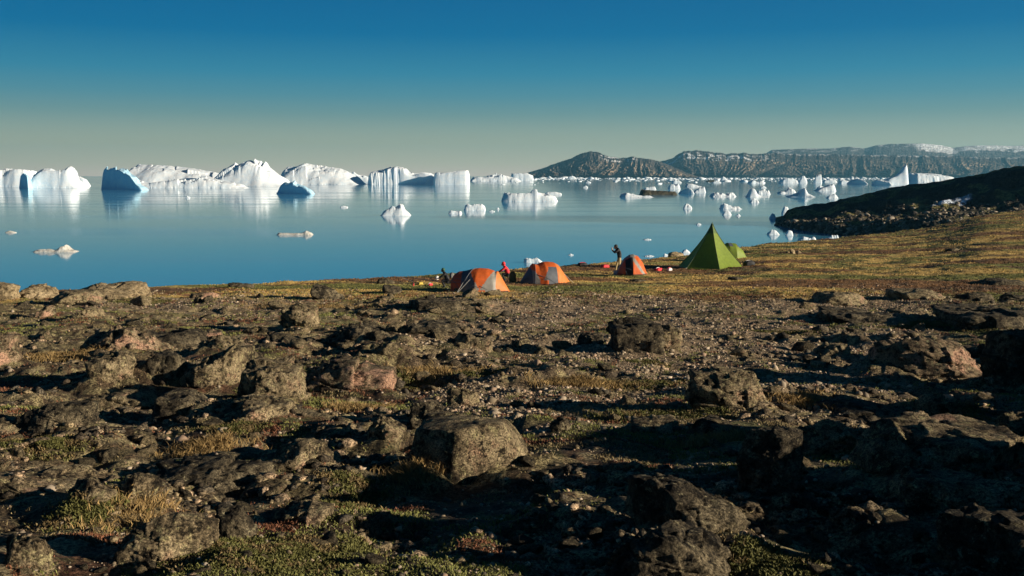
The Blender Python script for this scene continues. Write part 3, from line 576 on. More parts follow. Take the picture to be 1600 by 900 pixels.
for lab, pr, wy, kw in [
    ('tall iceberg spire rising above the headland', [(1383, 284), (1390, 279), (1402, 275), (1410, 268), (1414, 260), (1418, 258.5), (1423, 263), (1424, 275), (1422, 283)], 289, dict(rough=0.6, f0=0.8)),
    ('shaded foot of ice left of the tall spire', [(1370, 284), (1378, 281), (1390, 283), (1396, 287)], 289.5, dict(skew=0.5)),
    ('long low iceberg behind the tall spire', [(1424, 283), (1430, 271), (1445, 270.5), (1465, 271), (1480, 273), (1495, 277), (1500, 283)], 285, dict(rough=0.4, f0=0.7)),
    ('blue sided iceberg with a rounded white back', [(1332, 286), (1338, 281), (1345, 279), (1352, 282), (1358, 287)], 288, dict(skew=0.7)),
    ('pointed pair of ice humps near the far shore', [(1248, 284), (1253, 276), (1257, 275), (1260, 280), (1262, 284)], 286.5, {}),
    ('square white ice block near the far shore', [(1272, 284), (1275, 276), (1283, 276), (1285, 285)], 286.5, dict(f0=0.95)),
    ('long flat iceberg left of the pointed humps', [(1219, 285), (1223, 280), (1236, 279), (1247, 281), (1249, 285)], 286.5, {}),
    ('low ice mound right of the square ice block', [(1287, 283), (1296, 279), (1304, 280), (1310, 284)], 285, {}),
    ('low ice ridge far left of the blue sided iceberg', [(1312, 285), (1318, 281), (1326, 283), (1333, 286)], 287, {}),
    ('small ice peak far beyond the black iceberg', [(1126, 281), (1130, 276), (1135, 279), (1138, 281)], 282.5, {}),
    ('flat white piece right of the small far peak', [(1113, 285), (1120, 282), (1128, 285)], 286, {}),
    ('far white floe beyond the curled white iceberg', [(1170, 285), (1178, 281), (1184, 284), (1192, 282), (1196, 286)], 287, {}),
    ('far low hump on the water right of the curled iceberg', [(1188, 293), (1193, 290.5), (1198, 293)], 294, {}),
    ('dark streak of ice far beyond the black iceberg', [(1104, 283), (1110, 281), (1118, 282)], 284, dict(mat='iceblack')),
    ('white floe under the slope of the first mountain', [(887, 277), (893, 274.5), (900, 277)], 279.5, {}),
    ('far floe below the saddle between the mountains', [(915, 285), (919, 283), (924, 285)], 286, {}),
    ('tiny far hump on the horizon ice line', [(1050, 284), (1055, 281), (1062, 283), (1066, 285)], 286, {})]:
    kw.setdefault('mat', 'ice'); kw.setdefault('depth', 0.5); kw.setdefault('rough', 0.8)
    B(lab, pr, wy, group=G4, **kw)
# brash ice: nobody could count it
rng = np.random.default_rng(5)
def ico(sub):
    bm = bmesh.new(); bmesh.ops.create_icosphere(bm, subdivisions=sub, radius=1.0)
    v = np.array([q.co[:] for q in bm.verts]); f = np.array([[x.index for x in q.verts] for q in bm.faces]); bm.free(); return v, f
I1 = ico(1); I2 = ico(2)
def scatter(name, P, S, cols, tmpl=I1, jit=0.3, seed=1, mat='stones', smooth=False):
    r = np.random.default_rng(seed); v, f = tmpl; n = len(P); k = len(v)
    a = r.uniform(0, 2*np.pi, n); ca, sa = np.cos(a), np.sin(a)
    J = 1+r.uniform(-jit, jit, (n, k)); Q = v[None]*J[..., None]*S[:, None, :]
    Rv = np.stack([Q[..., 0]*ca[:, None]-Q[..., 1]*sa[:, None], Q[..., 0]*sa[:, None]+Q[..., 1]*ca[:, None], Q[..., 2]], -1)+P[:, None, :]
    Fc = (f[None]+np.arange(n)[:, None, None]*k).reshape(-1, f.shape[1])
    cc = np.repeat(cols, k, 0) if cols is not None else None
    return obj(name, mk(name, Rv.reshape(-1, 3), Fc, cc, smooth), M[mat])
sH = rb.lognormal(-1.1, 0.55, len(HR[0])).clip(0.12, 1.3); palh = np.array([(0.16, 0.13, 0.095), (0.08, 0.065, 0.05), (0.045, 0.037, 0.03), (0.3, 0.25, 0.19)])
tag(scatter('shore_rubble', np.stack([HR[0], HR[1], HR[2]+sH*0.2], -1), np.stack([sH*1.2, sH, sH*0.7], -1), palh[rb.integers(0, 4, len(sH))], jit=0.4, seed=15), kind='stuff')
n = 4200
py = 278.6+rng.exponential(1.5, n); pxs = rng.uniform(760, 1640, n); dens = 0.5+0.5*np.sin(pxs/37+py)+0.3*np.sin(pxs/11)
kk = (rng.random(n) < 0.35+0.5*dens) & (py < 292); py = py[kk]; pxs = pxs[kk]; n = len(py)
YY = np.array([wdepth(p) for p in py]); XX = (pxs-800)/F*1.006*YY; s0 = YY/F*rng.gamma(1.6, 0.55, n)
S = np.stack([s0*rng.uniform(0.8, 3.0, n), s0*1.5, s0*rng.uniform(0.35, 1.0, n)], -1)
tag(scatter('brash_ice', np.stack([XX, YY, XX*0], -1), S, None, mat='ice', seed=9), kind='stuff')
# ---------------------------------------------------------------- rocks
def rock_mesh(name, sx, sy, sz, sub, seed, q=36, K=9, rough=1.0, flat=None, planes=None):
    v, f = ico(sub); r = np.random.default_rng(seed)
    nn = r.normal(size=(K, 3)); nn /= np.linalg.norm(nn, axis=1)[:, None]; dd = r.uniform(0.5, 0.88, K)
    ext = [((0, 0, 1), 0.85), ((0, 0, -1), 0.9), ((1, 0, 0), 0.95), ((-1, 0, 0), 0.95), ((0, -1, 0.1), 0.9), ((0, 1, 0), 0.95)]
    if planes: ext = planes+ext[1:]
    pl = np.array([e[0] for e in ext], float); pl /= np.linalg.norm(pl, axis=1)[:, None]
    nn = np.concatenate([nn, pl]); dd = np.concatenate([dd, [e[1] for e in ext]])
    if planes: nn = nn[K:]; dd = dd[K:]
    t = np.maximum(v@nn.T, 0)/dd; rad = 1/((t**q).sum(1)**(1/q)+1e-9); rad = np.minimum(rad, 1.5)
    p = v*rad[:, None]*np.array([sx, sy, sz]); L = (sx*sy*sz)**(1/3)
    n_ = v
    o = seed*1.37; d = 0
    for sc, am in ((0.75, 0.035), (0.32, 0.012), (0.13, 0.014), (0.055, 0.010)):
        if sub < 5 and sc < 0.1: continue
        s = L*sc; w_ = pn3(p[:, 0]/s+o, p[:, 1]/s, p[:, 2]/s, seed)
        if sc < 0.5: w_ = 0.5-1.6*np.abs(w_) if sc == 0.32 else w_
        d = d+am*w_*L*rough
    s = L*0.62; d = d+0.13*L*rough*(facet3(p[:, 0]/s+o, p[:, 1]/s, p[:, 2]/s*1.5, seed+31, 1.5, 0.45)-0.25)
    if sub >= 4: s = L*0.2; d = d+0.06*L*rough*(facet3(p[:, 0]/s+o, p[:, 1]/s, p[:, 2]/s*1.8, seed+41, 1.5, 0.45)-0.25)
    # cracks along tilted beds
    bed = p@np.array([0.25, 0.1, 1.0])/L; cr = np.abs(((bed*2.3+0.3*pn3(p[:, 0]/L, p[:, 1]/L, p[:, 2]/L, seed+5)) % 1)-0.5)
    d = d-0.07*L*rough*sst(0.05, 0.0, cr)
    p = p+n_*d[:, None]
    lo, hi = p.min(0), p.max(0); p = (p-(lo+hi)/2)*np.array([sx, sy, sz])*2/(hi-lo)
    return mk(name, p, f, smooth=False)
def px_rock(label, x0, x1, y0, y1, mat='rock', seed=None, depth=None, name='boulder', rough=1.0, q=36, K=9, rz=0, planes=None, group='lichen covered boulders on the foreshore', tilt=0, sink=0.22):
    seed = seed or hash_str(label) % 9999
    X2, Y2, zb, sx, sy, sz, Hm = place(label, x0, x1, y0, y1, depth=depth) if name != 'boulder' else PLACED[[q_[0][0] for q_ in ROCKS].index(label)]
    px_ = x1-x0; sub = 6 if px_ > 90 else 5 if px_ > 30 else 4
    me = rock_mesh(name, sx, sy, sz, sub, seed, q, K, rough, planes=planes)
    o = obj(name, me, M[mat], loc=(X2, Y2, zb)); o.rotation_euler = (tilt*0.3, tilt, rz)
    return tag(o, label, 'rock' if name != 'boulder' else 'boulder', group)
for a in ROCKS: px_rock(*a[0], **a[1])
# large rocks beyond the right edge of the photograph
for i, (X, Y, sx, sy, sz) in enumerate([(5.2, 5.6, 0.8, 0.8, 0.5), (6.9, 8.0, 1.0, 0.8, 0.42), (8.8, 11.0, 1.1, 0.9, 0.55), (10.9, 14.8, 1.4, 1.1, 1.25), (13.6, 18.5, 1.5, 1.2, 1.1), (17, 22.5, 1.6, 1.2, 1.1)]):
    me = rock_mesh('boulder', sx, sy, sz, 5, 700+i); z0 = float(gz(np.array([X]), np.array([Y]))[0][0])
    o = obj('boulder', me, M['rockdark'], loc=(X, Y, z0+sz*0.35)); tag(o, 'large dark boulder standing beyond the right edge of the view', 'boulder', 'boulders beyond the right edge')
# loose stones, individually placed
rs = random.Random(4); tmp = [[rock_mesh('stone', 1, 0.8, 0.6, 4, 900+i, rough=0.9) for i in range(5)] for _ in (0, 1)]
for k in range(5): tmp[0][k].materials.append(M['rock']); tmp[1][k].materials.append(M['rockdark'])
zones = [((0, 620, 470, 540), 26, 'loose lichen stone on the left flat behind the outcrop'), ((0, 640, 640, 900), 60, 'loose lichen stone among the heath of the left foreground'),
         ((600, 1300, 540, 680), 26, 'loose stone on the gravel around the middle foreground'), ((800, 1600, 690, 900), 60, 'loose dark stone in the shade of the right foreground'),
         ((380, 780, 455, 600), 40, 'loose angular stone in the rocky middle band'), ((1250, 1600, 470, 660), 30, 'loose stone between the ledges at the right')]
for (x0, x1, y0, y1), cnt, lab in zones:
    for i in range(cnt):
        px_, py_ = rs.uniform(x0, x1), rs.uniform(y0, y1); X, Y, Z = ground_pt(px_, py_); s = rs.uniform(6, 21)*(1 if y0 > 600 or rs.random() < 0.6 else 0.7)/F*Y
        o = bpy.data.objects.new('stone', tmp[rs.random() < 0.35][rs.randrange(5)]); COL.objects.link(o); o.location = (X, Y, Z+s*0.12); o.scale = (s, s*rs.uniform(0.7, 1.2), s*rs.uniform(0.7, 1.2))
        o.rotation_euler = (rs.uniform(-0.4, 0.4), rs.uniform(-0.4, 0.4), rs.uniform(0, 6.3)); tag(o, lab, 'stone', lab.replace('loose', 'small loose'))
# gravel
r = np.random.default_rng(11)
def gsample(n, pxr, yr, seed):
    r = np.random.default_rng(seed); Y = np.exp(r.uniform(np.log(yr[0]), np.log(yr[1]), n)); a = r.uniform((pxr[0]-800)/F, (pxr[1]-800)/F, n); return a*Y, Y
X, Y = gsample(330000, (-20, 1640), (3.8, 52), 21); z, mk_ = gz(X, Y); ground_col(X, Y, mk_); gv = GR['last']
kp = r.random(len(X)) < (0.08+0.9*gv)*(1-0.6*mk_)*(0.25+0.75*sst(-0.25, 0.2, fbm2(X/0.7, Y/0.7, 3, 881))); X = X[kp]; Y = Y[kp]; z = z[kp]; n = len(X); print('gravel', n)
s0 = np.clip(r.lognormal(-4.25, 0.62, n)*np.interp(Y, [4, 12, 50], [0.5, 0.85, 1.6]), 0.005, 0.09); S = np.stack([s0, s0*0.8, s0*0.65], -1)
pal = np.array([(0.42, 0.31, 0.2), (0.5, 0.34, 0.23), (0.26, 0.2, 0.13), (0.12, 0.1, 0.07), (0.38, 0.3, 0.21), (0.58, 0.46, 0.33)])
tag(scatter('gravel', np.stack([X, Y, z+s0*0.1], -1), S, pal[r.integers(0, 6, n)]*r.uniform(0.5, 0.95, (n, 1)), seed=3, jit=0.42), kind='stuff')
# broken rubble lying on the bedrock
X, Y = gsample(60000, (-20, 1640), (3.8, 46), 23); z, mk_ = gz(X, Y); kp = r.random(len(X)) < (0.04+0.5*mk_)*np.interp(Y, [18, 34], [1, 0.3])*sst(-0.3, 0.3, fbm2(X/1.1, Y/1.1, 3, 883)); X, Y, z = X[kp], Y[kp], z[kp]; n = len(X)
s0 = np.clip(r.lognormal(-3.5, 0.6, n)*np.interp(Y, [4, 12, 46], [0.5, 1.0, 2.2]), 0.008, 0.3); s0 = np.minimum(s0, np.interp(Y, [4, 12, 40], [0.05, 0.11, 0.3])); S = np.stack([s0*1.2, s0*0.8, s0*0.6], -1)
pal2 = np.array([(0.05, 0.038, 0.025), (0.12, 0.09, 0.055), (0.2, 0.15, 0.085), (0.3, 0.21, 0.13), (0.08, 0.065, 0.045)])
tag(scatter('rubble', np.stack([X, Y, z+s0*0.15], -1), S, pal2[r.integers(0, 5, n)]*r.uniform(0.7, 1.2, (n, 1)), seed=13, jit=0.5, mat='ground'), kind='stuff'); print('rubble', n)
# ground cover: blades and small leaves as real little faces
def tufts(name, X, Y, Z, hgt, wid, lean, cols, nb, seed, spread, jv=(0.6, 1.35)):
    r = np.random.default_rng(seed); n = len(X)
    i = np.repeat(np.arange(n), nb); m_ = len(i); an = r.uniform(0, 2*np.pi, m_); rad = spread[i]*np.sqrt(r.random(m_))
    bx_ = X[i]+np.cos(an)*rad; by_ = Y[i]+np.sin(an)*rad; h = hgt[i]*r.uniform(0.5, 1.2, m_); w_ = wid[i]*r.uniform(0.6, 1.3, m_); b2 = r.uniform(0, 2*np.pi, m_); ln = lean*r.uniform(0.2, 1.2, m_)*h
    l2 = r.uniform(0, 2*np.pi, m_); z0 = Z[i]-0.01
    p0 = np.stack([bx_-np.cos(b2)*w_, by_-np.sin(b2)*w_, z0], -1); p1 = np.stack([bx_+np.cos(b2)*w_, by_+np.sin(b2)*w_, z0], -1)
    mid = np.stack([bx_+np.cos(l2)*ln*0.4, by_+np.sin(l2)*ln*0.4, z0+h*0.65], -1); dw = np.stack([np.cos(b2)*w_*0.8, np.sin(b2)*w_*0.8, w_*0], -1)
    p4 = np.stack([bx_+np.cos(l2)*ln, by_+np.sin(l2)*ln, z0+h], -1)
    Vx = np.stack([p0, p1, mid+dw, p4, mid-dw], 1).reshape(-1, 3); Fc = np.arange(m_*5).reshape(-1, 5)
    cc = np.repeat(cols[i]*r.uniform(jv[0], jv[1], (m_, 1)), 5, 0)
    return tag(obj(name, mk(name, Vx, Fc, cc), M['leaf']), kind='stuff')
X, Y = gsample(120000, (-20, 1640), (3.8, 48), 31); z, mk_ = gz(X, Y); ground_col(X, Y, mk_); gv = GR['last']
nA = fbm2(X/0.8, Y/0.8, 3, 501); nB = fbm2(X/2.5+9, Y/2.5, 3, 511)
kp = (r.random(len(X)) < sst(-0.3, 0.1, nA+0.4*nB))*(r.random(len(X)) > gv*0.93)*(r.random(len(X)) > mk_*0.9); X, Y, z, nB, nA = X[kp], Y[kp], z[kp], nB[kp], nA[kp]
cols = np.where((nB > 0.12)[:, None], C(0.2, 0.2, 0.06), np.where((nB > -0.12)[:, None], C(0.2, 0.085, 0.045), C(0.26, 0.2, 0.1)))
k = np.interp(Y, [4, 12, 48], [0.02, 0.035, 0.08]); tufts('heath', X, Y, z, k, k*0.15, 0.8, cols, 6, 41, k*1.3)
GX = []
for (a, b_, w1, h1, m_) in [(215, 800, 50, 24, 130), (690, 590, 60, 8, 300), (1290, 630, 90, 12, 500), (560, 640, 50, 8, 260), (1120, 690, 60, 8, 250), (900, 600, 70, 6, 300), (100, 560, 60, 8, 260), (640, 740, 40, 8, 180), (330, 700, 60, 10, 300), (480, 480, 90, 5, 300)]:
    g_ = np.random.default_rng(int(a)+1); q = g_.normal(size=(m_, 2)); xx, yy2, _ = ground_pt(a, b_); GX.append(np.stack([xx+q[:, 0]*w1*0.5/F*yy2, yy2+q[:, 1]*h1*0.5/F*yy2/0.25], -1))
GX = np.concatenate(GX); X, Y = GX[:, 0], np.maximum(GX[:, 1], 3.5); z, _ = gz(X, Y); k = np.interp(Y, [4, 12, 40], [0.07, 0.09, 0.13])
tufts('dry_grass', X, Y, z, k, k*0.035, 0.9, np.ones((len(X), 3))*C(0.33, 0.22, 0.09), 9, 91, k*0.7)
# far meadow grass
X, Y = gsample(42000, (300, 1660), (38, 240), 51); z, mk_ = gz(X, Y); yc = np.interp(X/Y, CA, CY); kp = Y < yc+3; X, Y, z = X[kp], Y[kp], z[kp]
cc = ground_col(X, Y, X*0)*1.0; k = np.interp(Y, [38, 80, 240], [0.05, 0.07, 0.16]); tufts('meadow_grass', X, Y, z, k, k*0.5, 0.5, cc, 3, 61, k*3, (0.8, 1.12))
# green cushions seen close by
cx = [(430, 872, 110, 26), (330, 868, 60, 20), (500, 850, 70, 24), (555, 765, 50, 16), (520, 790, 60, 18), (1040, 655, 90, 9), (150, 800, 60, 20), (370, 668, 45, 8), (1440, 508, 60, 5), (1560, 512, 50, 5), (1220, 522, 50, 5), (620, 600, 60, 9), (1010, 566, 30, 6), (1195, 880, 60, 15), (1490, 640, 40, 20), (230, 470, 40, 4), (1000, 600, 60, 7), (60, 690, 70, 10), (760, 585, 40, 5)]
PX = []; 
for (a, b_, w1, h1) in cx:
    m_ = 520 if w1 > 50 else 300
    g_ = np.random.default_rng(int(a)); q = g_.normal(size=(m_, 2)); dx = a+q[:, 0]*w1*0.5; dy_ = b_+q[:, 1]*h1*0.5; xx, yy2, _ = ground_pt(a, b_)
    PX.append(np.stack([xx+(dx-a)/F*yy2, yy2-(dy_-b_)/F*yy2/0.25], -1))
PX = np.concatenate(PX); X, Y = PX[:, 0], np.maximum(PX[:, 1], 3.5); z, _ = gz(X, Y); k = np.interp(Y, [4, 12, 48], [0.017, 0.032, 0.06])
hump = 0.02+0.03*fbm2(X/0.25, Y/0.25, 2, 77); g_ = np.random.default_rng(8)
cols = np.where(fbm2(X/0.2, Y/0.2, 2, 3)[:, None] < 0.15, C(0.12, 0.115, 0.035), C(0.19, 0.135, 0.06)); tufts('cushion_plants', X, Y, z+hump*0.5, k, k*0.26, 1.0, cols, 12, 71, k*2.6)
# ---------------------------------------------------------------- camp
def fabric(name, c, tr=0.25):
    m, n, b = newmat(name); t = N(n, 'TexCoord'); f = noise(n, t.outputs['Object'], 5, 4)
    k = ramp(n, f, [(0.3, tuple(v*0.85 for v in c)), (0.7, tuple(min(1, v*1.12) for v in c))]); n.links.new(k, b.inputs['Base Color']); b.inputs['Roughness'].default_value = 0.6
    g = noise(n, t.outputs['Object'], 2.5, 3); bump(n, g, 0.5, 0.06, b)
    tl = N(n, 'BsdfTranslucent'); n.links.new(k, tl.inputs['Color']); ms = N(n, 'MixShader'); ms.inputs[0].default_value = tr
    n.links.new(b.outputs[0], ms.inputs[1]); n.links.new(tl.outputs[0], ms.inputs[2]); n.links.new(ms.outputs[0], n.nodes['Material Output'].inputs['Surface']); return m
M['orange'] = fabric('orange_nylon', (0.78, 0.15, 0.025)); M['red'] = fabric('dark_orange_nylon', (0.5, 0.09, 0.03), 0.15); M['litorange'] = fabric('sunlit_orange_nylon', (0.82, 0.24, 0.05))  # light orange is the orange painted as sunlit; dark orange also paints shade
M['tgrey'] = fabric('grey_nylon', (0.32, 0.3, 0.26), 0.1); M['tdark'] = fabric('slate_nylon', (0.1, 0.11, 0.13), 0.05); M['black'] = plain('black_cloth', (0.012, 0.012, 0.014))
M['green'] = fabric('green_canvas', (0.25, 0.34, 0.04), 0.3); M['dgreen'] = fabric('dark_green_canvas', (0.1, 0.17, 0.03), 0.15); M['seam'] = plain('dark_seam', (0.05, 0.08, 0.02))
M['pole'] = plain('pale_pole', (0.7, 0.68, 0.6), 0.4); M['khaki'] = plain('khaki_cloth', (0.42, 0.33, 0.17)); M['redcloth'] = plain('red_cloth', (0.75, 0.03, 0.04)); M['skin'] = plain('skin', (0.5, 0.3, 0.2)); M['hair'] = plain('dark_hair', (0.02, 0.015, 0.012))
M['greencloth'] = plain('dark_green_cloth', (0.03, 0.09, 0.05)); M['white'] = plain('white_plastic', (0.75, 0.72, 0.7)); M['pinkcloth'] = plain('pale_pink_sack', (0.6, 0.42, 0.42)); M['brown'] = plain('brown_sack', (0.2, 0.11, 0.03)); M['greycloth'] = plain('grey_cloth', (0.16, 0.16, 0.15)); M['yellow'] = plain('yellow_bag', (0.5, 0.36, 0.05))
def tube(name, pts, r, mat, parent, n=6):
    bm = bmesh.new(); rings = []
    pts = [Vector(p) for p in pts]
    for i, p in enumerate(pts):
        d = (pts[min(i+1, len(pts)-1)]-pts[max(i-1, 0)]).normalized(); a = d.orthogonal().normalized(); b2 = d.cross(a)
        rr_ = r[i] if isinstance(r, (list, tuple)) else r
        if rings and False: pass
        rings.append([bm.verts.new(p+(a*math.cos(2*math.pi*k/n)+b2*math.sin(2*math.pi*k/n))*rr_) for k in range(n)])
    for i in range(len(rings)-1):
        best = min(range(n), key=lambda s: (rings[i][0].co-rings[i+1][s].co).length)
        for k in range(n):
            bm.faces.new([rings[i][k], rings[i][(k+1) % n], rings[i+1][(k+1+best) % n], rings[i+1][(k+best) % n]])
    bm.faces.new(rings[0]); bm.faces.new(rings[-1]); bmesh.ops.recalc_face_normals(bm, faces=bm.faces)
    me = bpy.data.meshes.new(name); bm.to_mesh(me); bm.free(); return obj(name, me, mat, parent)
def dome(label, px, py, wpx, hpx, sil, wid, classify, parts, rz, poles, guy=True, group='orange and grey dome tents of the camp', lens=1.0):
    """tent lofted along its ridge: sil = [(s, h)] ridge heights, wid = [(s, halfwidth)]"""
    X, Y, Z = ground_pt(px, py); L = wpx/F*Y; H = hpx/F*Y
    root = empty('dome_tent', (X, Y+L*0.18, Z-0.03), rz); tag(root, label, 'tent', group)
    ns, nf = 72, 40; s = np.linspace(0, 1, ns); ph = np.linspace(0, math.pi, nf); S, Ph = np.meshgrid(s, ph, indexing='ij')
    h = np.interp(S, [a for a, b2 in sil], [b2 for a, b2 in sil])*H; wd = np.interp(S, [a for a, b2 in wid], [b2 for a, b2 in wid])*L
    cs, sn = np.cos(Ph), np.sin(Ph); x = (S-0.5)*L*lens; y = -wd*np.sign(cs)*np.abs(cs)**1.0; zz = h*np.clip(sn, 0, 1)**0.82
    # cloth drawn in slightly between the poles
    Vx = np.stack([x, y, zz], -1).reshape(-1, 3); q = gridfaces(ns, nf); ctr = Vx[q].mean(1)
    sc_ = (ctr[:, 0]/L/lens+0.5); hl = np.interp(sc_, [a for a, b2 in sil], [b2 for a, b2 in sil])*H+1e-6; v = np.clip(ctr[:, 2]/hl, 0, 1); front = ctr[:, 1] < 0
    cl = np.array([classify(a, b2, c) for a, b2, c in zip(sc_, v, front)])
    for key, (nm, mat, lb) in parts.items():
        f = q[cl == key]
        if not len(f): continue
        us, inv = np.unique(f, return_inverse=True); o = obj(nm, mk(nm, Vx[us], inv.reshape(-1, 4), smooth=True), M[mat], root)
        if lb: o['label'] = lb
    def surf(a, p):
        hh = np.interp(a, [q_[0] for q_ in sil], [q_[1] for q_ in sil])*H; ww = np.interp(a, [q_[0] for q_ in wid], [q_[1] for q_ in wid])*L
        return Vector(((a-0.5)*L*lens, -ww*math.cos(p)*1.01, hh*max(math.sin(p), 0)**0.82*1.01+0.008))
    for (a0, a1, a2) in poles:
        tube('pole', [surf(a0+(a1-a0)*math.sin(math.pi*t/14)**1 + (a2-a0)*(t/14), math.pi*t/14) for t in range(15)], 0.014, M['tdark'], root, 5)
    # groundsheet edge
    pts = [surf(a, 0.02) for a in np.linspace(0.03, 0.97, 14)]; tube('skirt', [Vector((p.x, p.y, 0.03)) for p in pts], 0.03, M['black'], root, 5)
    if guy:
        for a, pp, dx, dy_ in guy if isinstance(guy, list) else [(0.25, 0.8, -0.1, -0.5)]:
            p0 = surf(a, pp); tube('guy_line', [p0, (p0+Vector((p0.x+dx, p0.y+dy_, 0.02)))*0.5+Vector((0, 0, -0.0))-Vector((p0.x*0, 0, 0)) if False else p0.lerp(Vector((p0.x+dx, p0.y+dy_, 0.0)), 0.5), Vector((p0.x+dx, p0.y+dy_, 0.0))], 0.011, M['pole'], root, 4)
    return root
P1 = {'o': ('fly_panel', 'orange', 'orange fan shaped panel'), 'g': ('fly_panel', 'tgrey', 'grey triangular panel'), 'd': ('fly_panel', 'tdark', 'dark slate panel'), 'e': ('fly_panel', 'tdark', 'dark slate end panel'), 'r': ('vestibule', 'red', 'dark orange vestibule'), 'p': ('vestibule', 'litorange', 'sunlit orange vestibule')}
def c1(s, v, fr):
    if s > 0.80-0.02*v: return 'p'
    if s < 0.20: return 'r'
    if fr:
        k = abs(s-0.53)
        if k < 0.25*v**0.9-0.045: return 'o'
        if v < 0.16 and k < 0.09: return 'o'
        return 'g' if s > 0.43 else 'd'
    return 'o' if v > 0.5 else 'g'
dome('orange and grey dome tent nearest the viewer with a sunlit orange right end', 751, 456, 93, 37, [(0, 0.55), (0.04, 0.72), (0.12, 0.84), (0.24, 0.88), (0.34, 0.95), (0.47, 1.0), (0.62, 0.98), (0.72, 0.9), (0.755, 0.84), (0.79, 0.88), (0.9, 0.42), (1, 0.0)],
     [(0, 0.16), (0.2, 0.26), (0.45, 0.33), (0.75, 0.26), (0.85, 0.16), (1, 0.02)], c1, P1, R(-8), [(0.2, 0.25, 0.5), (0.2, 0, 0.0), (0.76, -0.25, -0.4), (0.76, 0, 0.0)], guy=[(0.3, 0.75, -0.45, -0.35), (0.36, 0.55, -0.6, -0.15)])
def c2(s, v, fr):
    if s > 0.66+0.10*v*0: return 'p' if s > 0.64 else 'g'
    if s < 0.2 and (fr or s < 0.08): return 'e'
    if fr:
        k = abs(s-0.36)
        if k < 0.20*v-0.02 or (v > 0.82 and s > 0.2): return 'o'
        if v < 0.18 and abs(s-0.4) < 0.08: return 'o'
        return 'd' if s > 0.45 else 'g'
    return 'o'
dome('orange and grey dome tent in the middle with an orange end facing right', 852, 443, 82, 34, [(0, 0.0), (0.08, 0.35), (0.2, 0.78), (0.25, 0.93), (0.29, 0.9), (0.34, 0.88), (0.45, 0.99), (0.55, 1.0), (0.66, 0.97), (0.75, 0.86), (0.87, 0.45), (1, 0.02)],
     [(0, 0.05), (0.2, 0.24), (0.45, 0.36), (0.7, 0.34), (0.85, 0.22), (1, 0.05)], c2, P1, R(14), [(0.24, 0, 0.0), (0.24, 0.2, 0.42), (0.68, -0.25, -0.35), (0.66, 0, 0)], guy=[(0.85, 0.9, 0.5, -0.2)])
def c3(s, v, fr):
    if fr and 0.26 < s < 0.50-0.0*v and v < 0.9: return 'k'
    if fr and abs(s-(0.92-0.5*v)) < 0.07: return 'g'
    if v > 0.93 and s < 0.6: return 'g'
    return 'o' if s > 0.3 else 'r'
P3 = dict(P1); P3['k'] = ('door', 'black', 'open doorway, its dark inside painted black'); P3['r'] = ('fly_panel', 'red', 'shaded dark orange panel')  # black panel stands in for the dark inside of the open door
t3 = dome('small orange dome tent with an open black door and a grey stripe', 988, 428, 48, 31, [(0, 0.0), (0.1, 0.42), (0.25, 0.8), (0.42, 0.98), (0.55, 1.0), (0.7, 0.9), (0.85, 0.6), (1, 0.02)],
     [(0, 0.1), (0.2, 0.4), (0.5, 0.5), (0.8, 0.4), (1, 0.1)], c3, P3, R(0), [(0.3, 0.1, 0.3), (0.6, 0, -0.25)], guy=False)
# pyramid tent
X, Y, Z = ground_pt(1112, 421); Hh = 72/F*Y; Rb = 50/F*Y; Y += Rb*0.7; X *= 1.02
tp = empty('pyramid_tent', (X, Y, Z-0.02), R(9)); tag(tp, 'tall green pyramid tent with a pointed dark top at the right of the camp', 'tent')
nsd = 6; rings_ = 16
def prf(t): return Rb*1.06*((1-t)**1.32*0.93+0.07*(1-t))+0.05*(t < 1)*(1-t*0.6)
off = -R(96)
for side in range(nsd):
    a0 = off+side*2*math.pi/nsd; a1 = off+(side+1)*2*math.pi/nsd
    for nm, t0, t1, mt in (('canopy_panel', 0.0, 0.77, 'green'), ('top_cap', 0.77, 1.0, 'dgreen')):
        Vx = []; nr = 14 if nm == 'canopy_panel' else 6; nc = 9
        for i in range(nr):
            t = t0+(t1-t0)*i/(nr-1); rr2 = max(prf(t), 0.015)
            for j in range(nc):
                f = j/(nc-1); p = Vector((math.cos(a0), math.sin(a0)))*(1-f)+Vector((math.cos(a1), math.sin(a1)))*f
                sag = 1-0.055*math.sin(math.pi*f)*math.sin(math.pi*min(1, t*1.25)); lift = 0.10*math.sin(math.pi*f)*(1 if t < 1e-6 else 0)
                Vx.append((p.x*rr2*sag, p.y*rr2*sag, Hh*t+lift*0.5))
        obj(nm, mk(nm, Vx, gridfaces(nr, nc), smooth=True), M[mt], tp)
    tube('seam', [Vector((math.cos(a0)*(prf(t)+0.012), math.sin(a0)*(prf(t)+0.012), Hh*t)) for t in np.linspace(0.02, 0.98, 12)], 0.018, M['seam'], tp, 5)
    p = Vector((math.cos(a0)*Rb*1.05, math.sin(a0)*Rb*1.05, 0.1)); tube('guy_line', [p, p*1.16+Vector((0, 0, -0.12))], 0.01, M['pole'], tp, 4)
tube('pole', [(0, 0, 0), (0, 0, Hh*1.012)], [0.03, 0.02], M['seam'], tp, 6)
def cg_(s, v, fr): return 'g' if (int(s*7) % 2 or v < 0.8) else 'k'
dome('low light green tent half hidden behind the green pyramid tent', 1146, 404, 44, 25, [(0, 0.3), (0.1, 0.8), (0.3, 1.0), (0.6, 0.95), (0.85, 0.55), (1, 0.02)], [(0, 0.3), (0.5, 0.45), (1, 0.2)], cg_,
     {'g': ('fly_panel', 'green', None), 'k': ('fly_panel', 'tdark', 'dark top stripe')}, R(10), [(0.3, 0, 0.2)], guy=False, group=None)
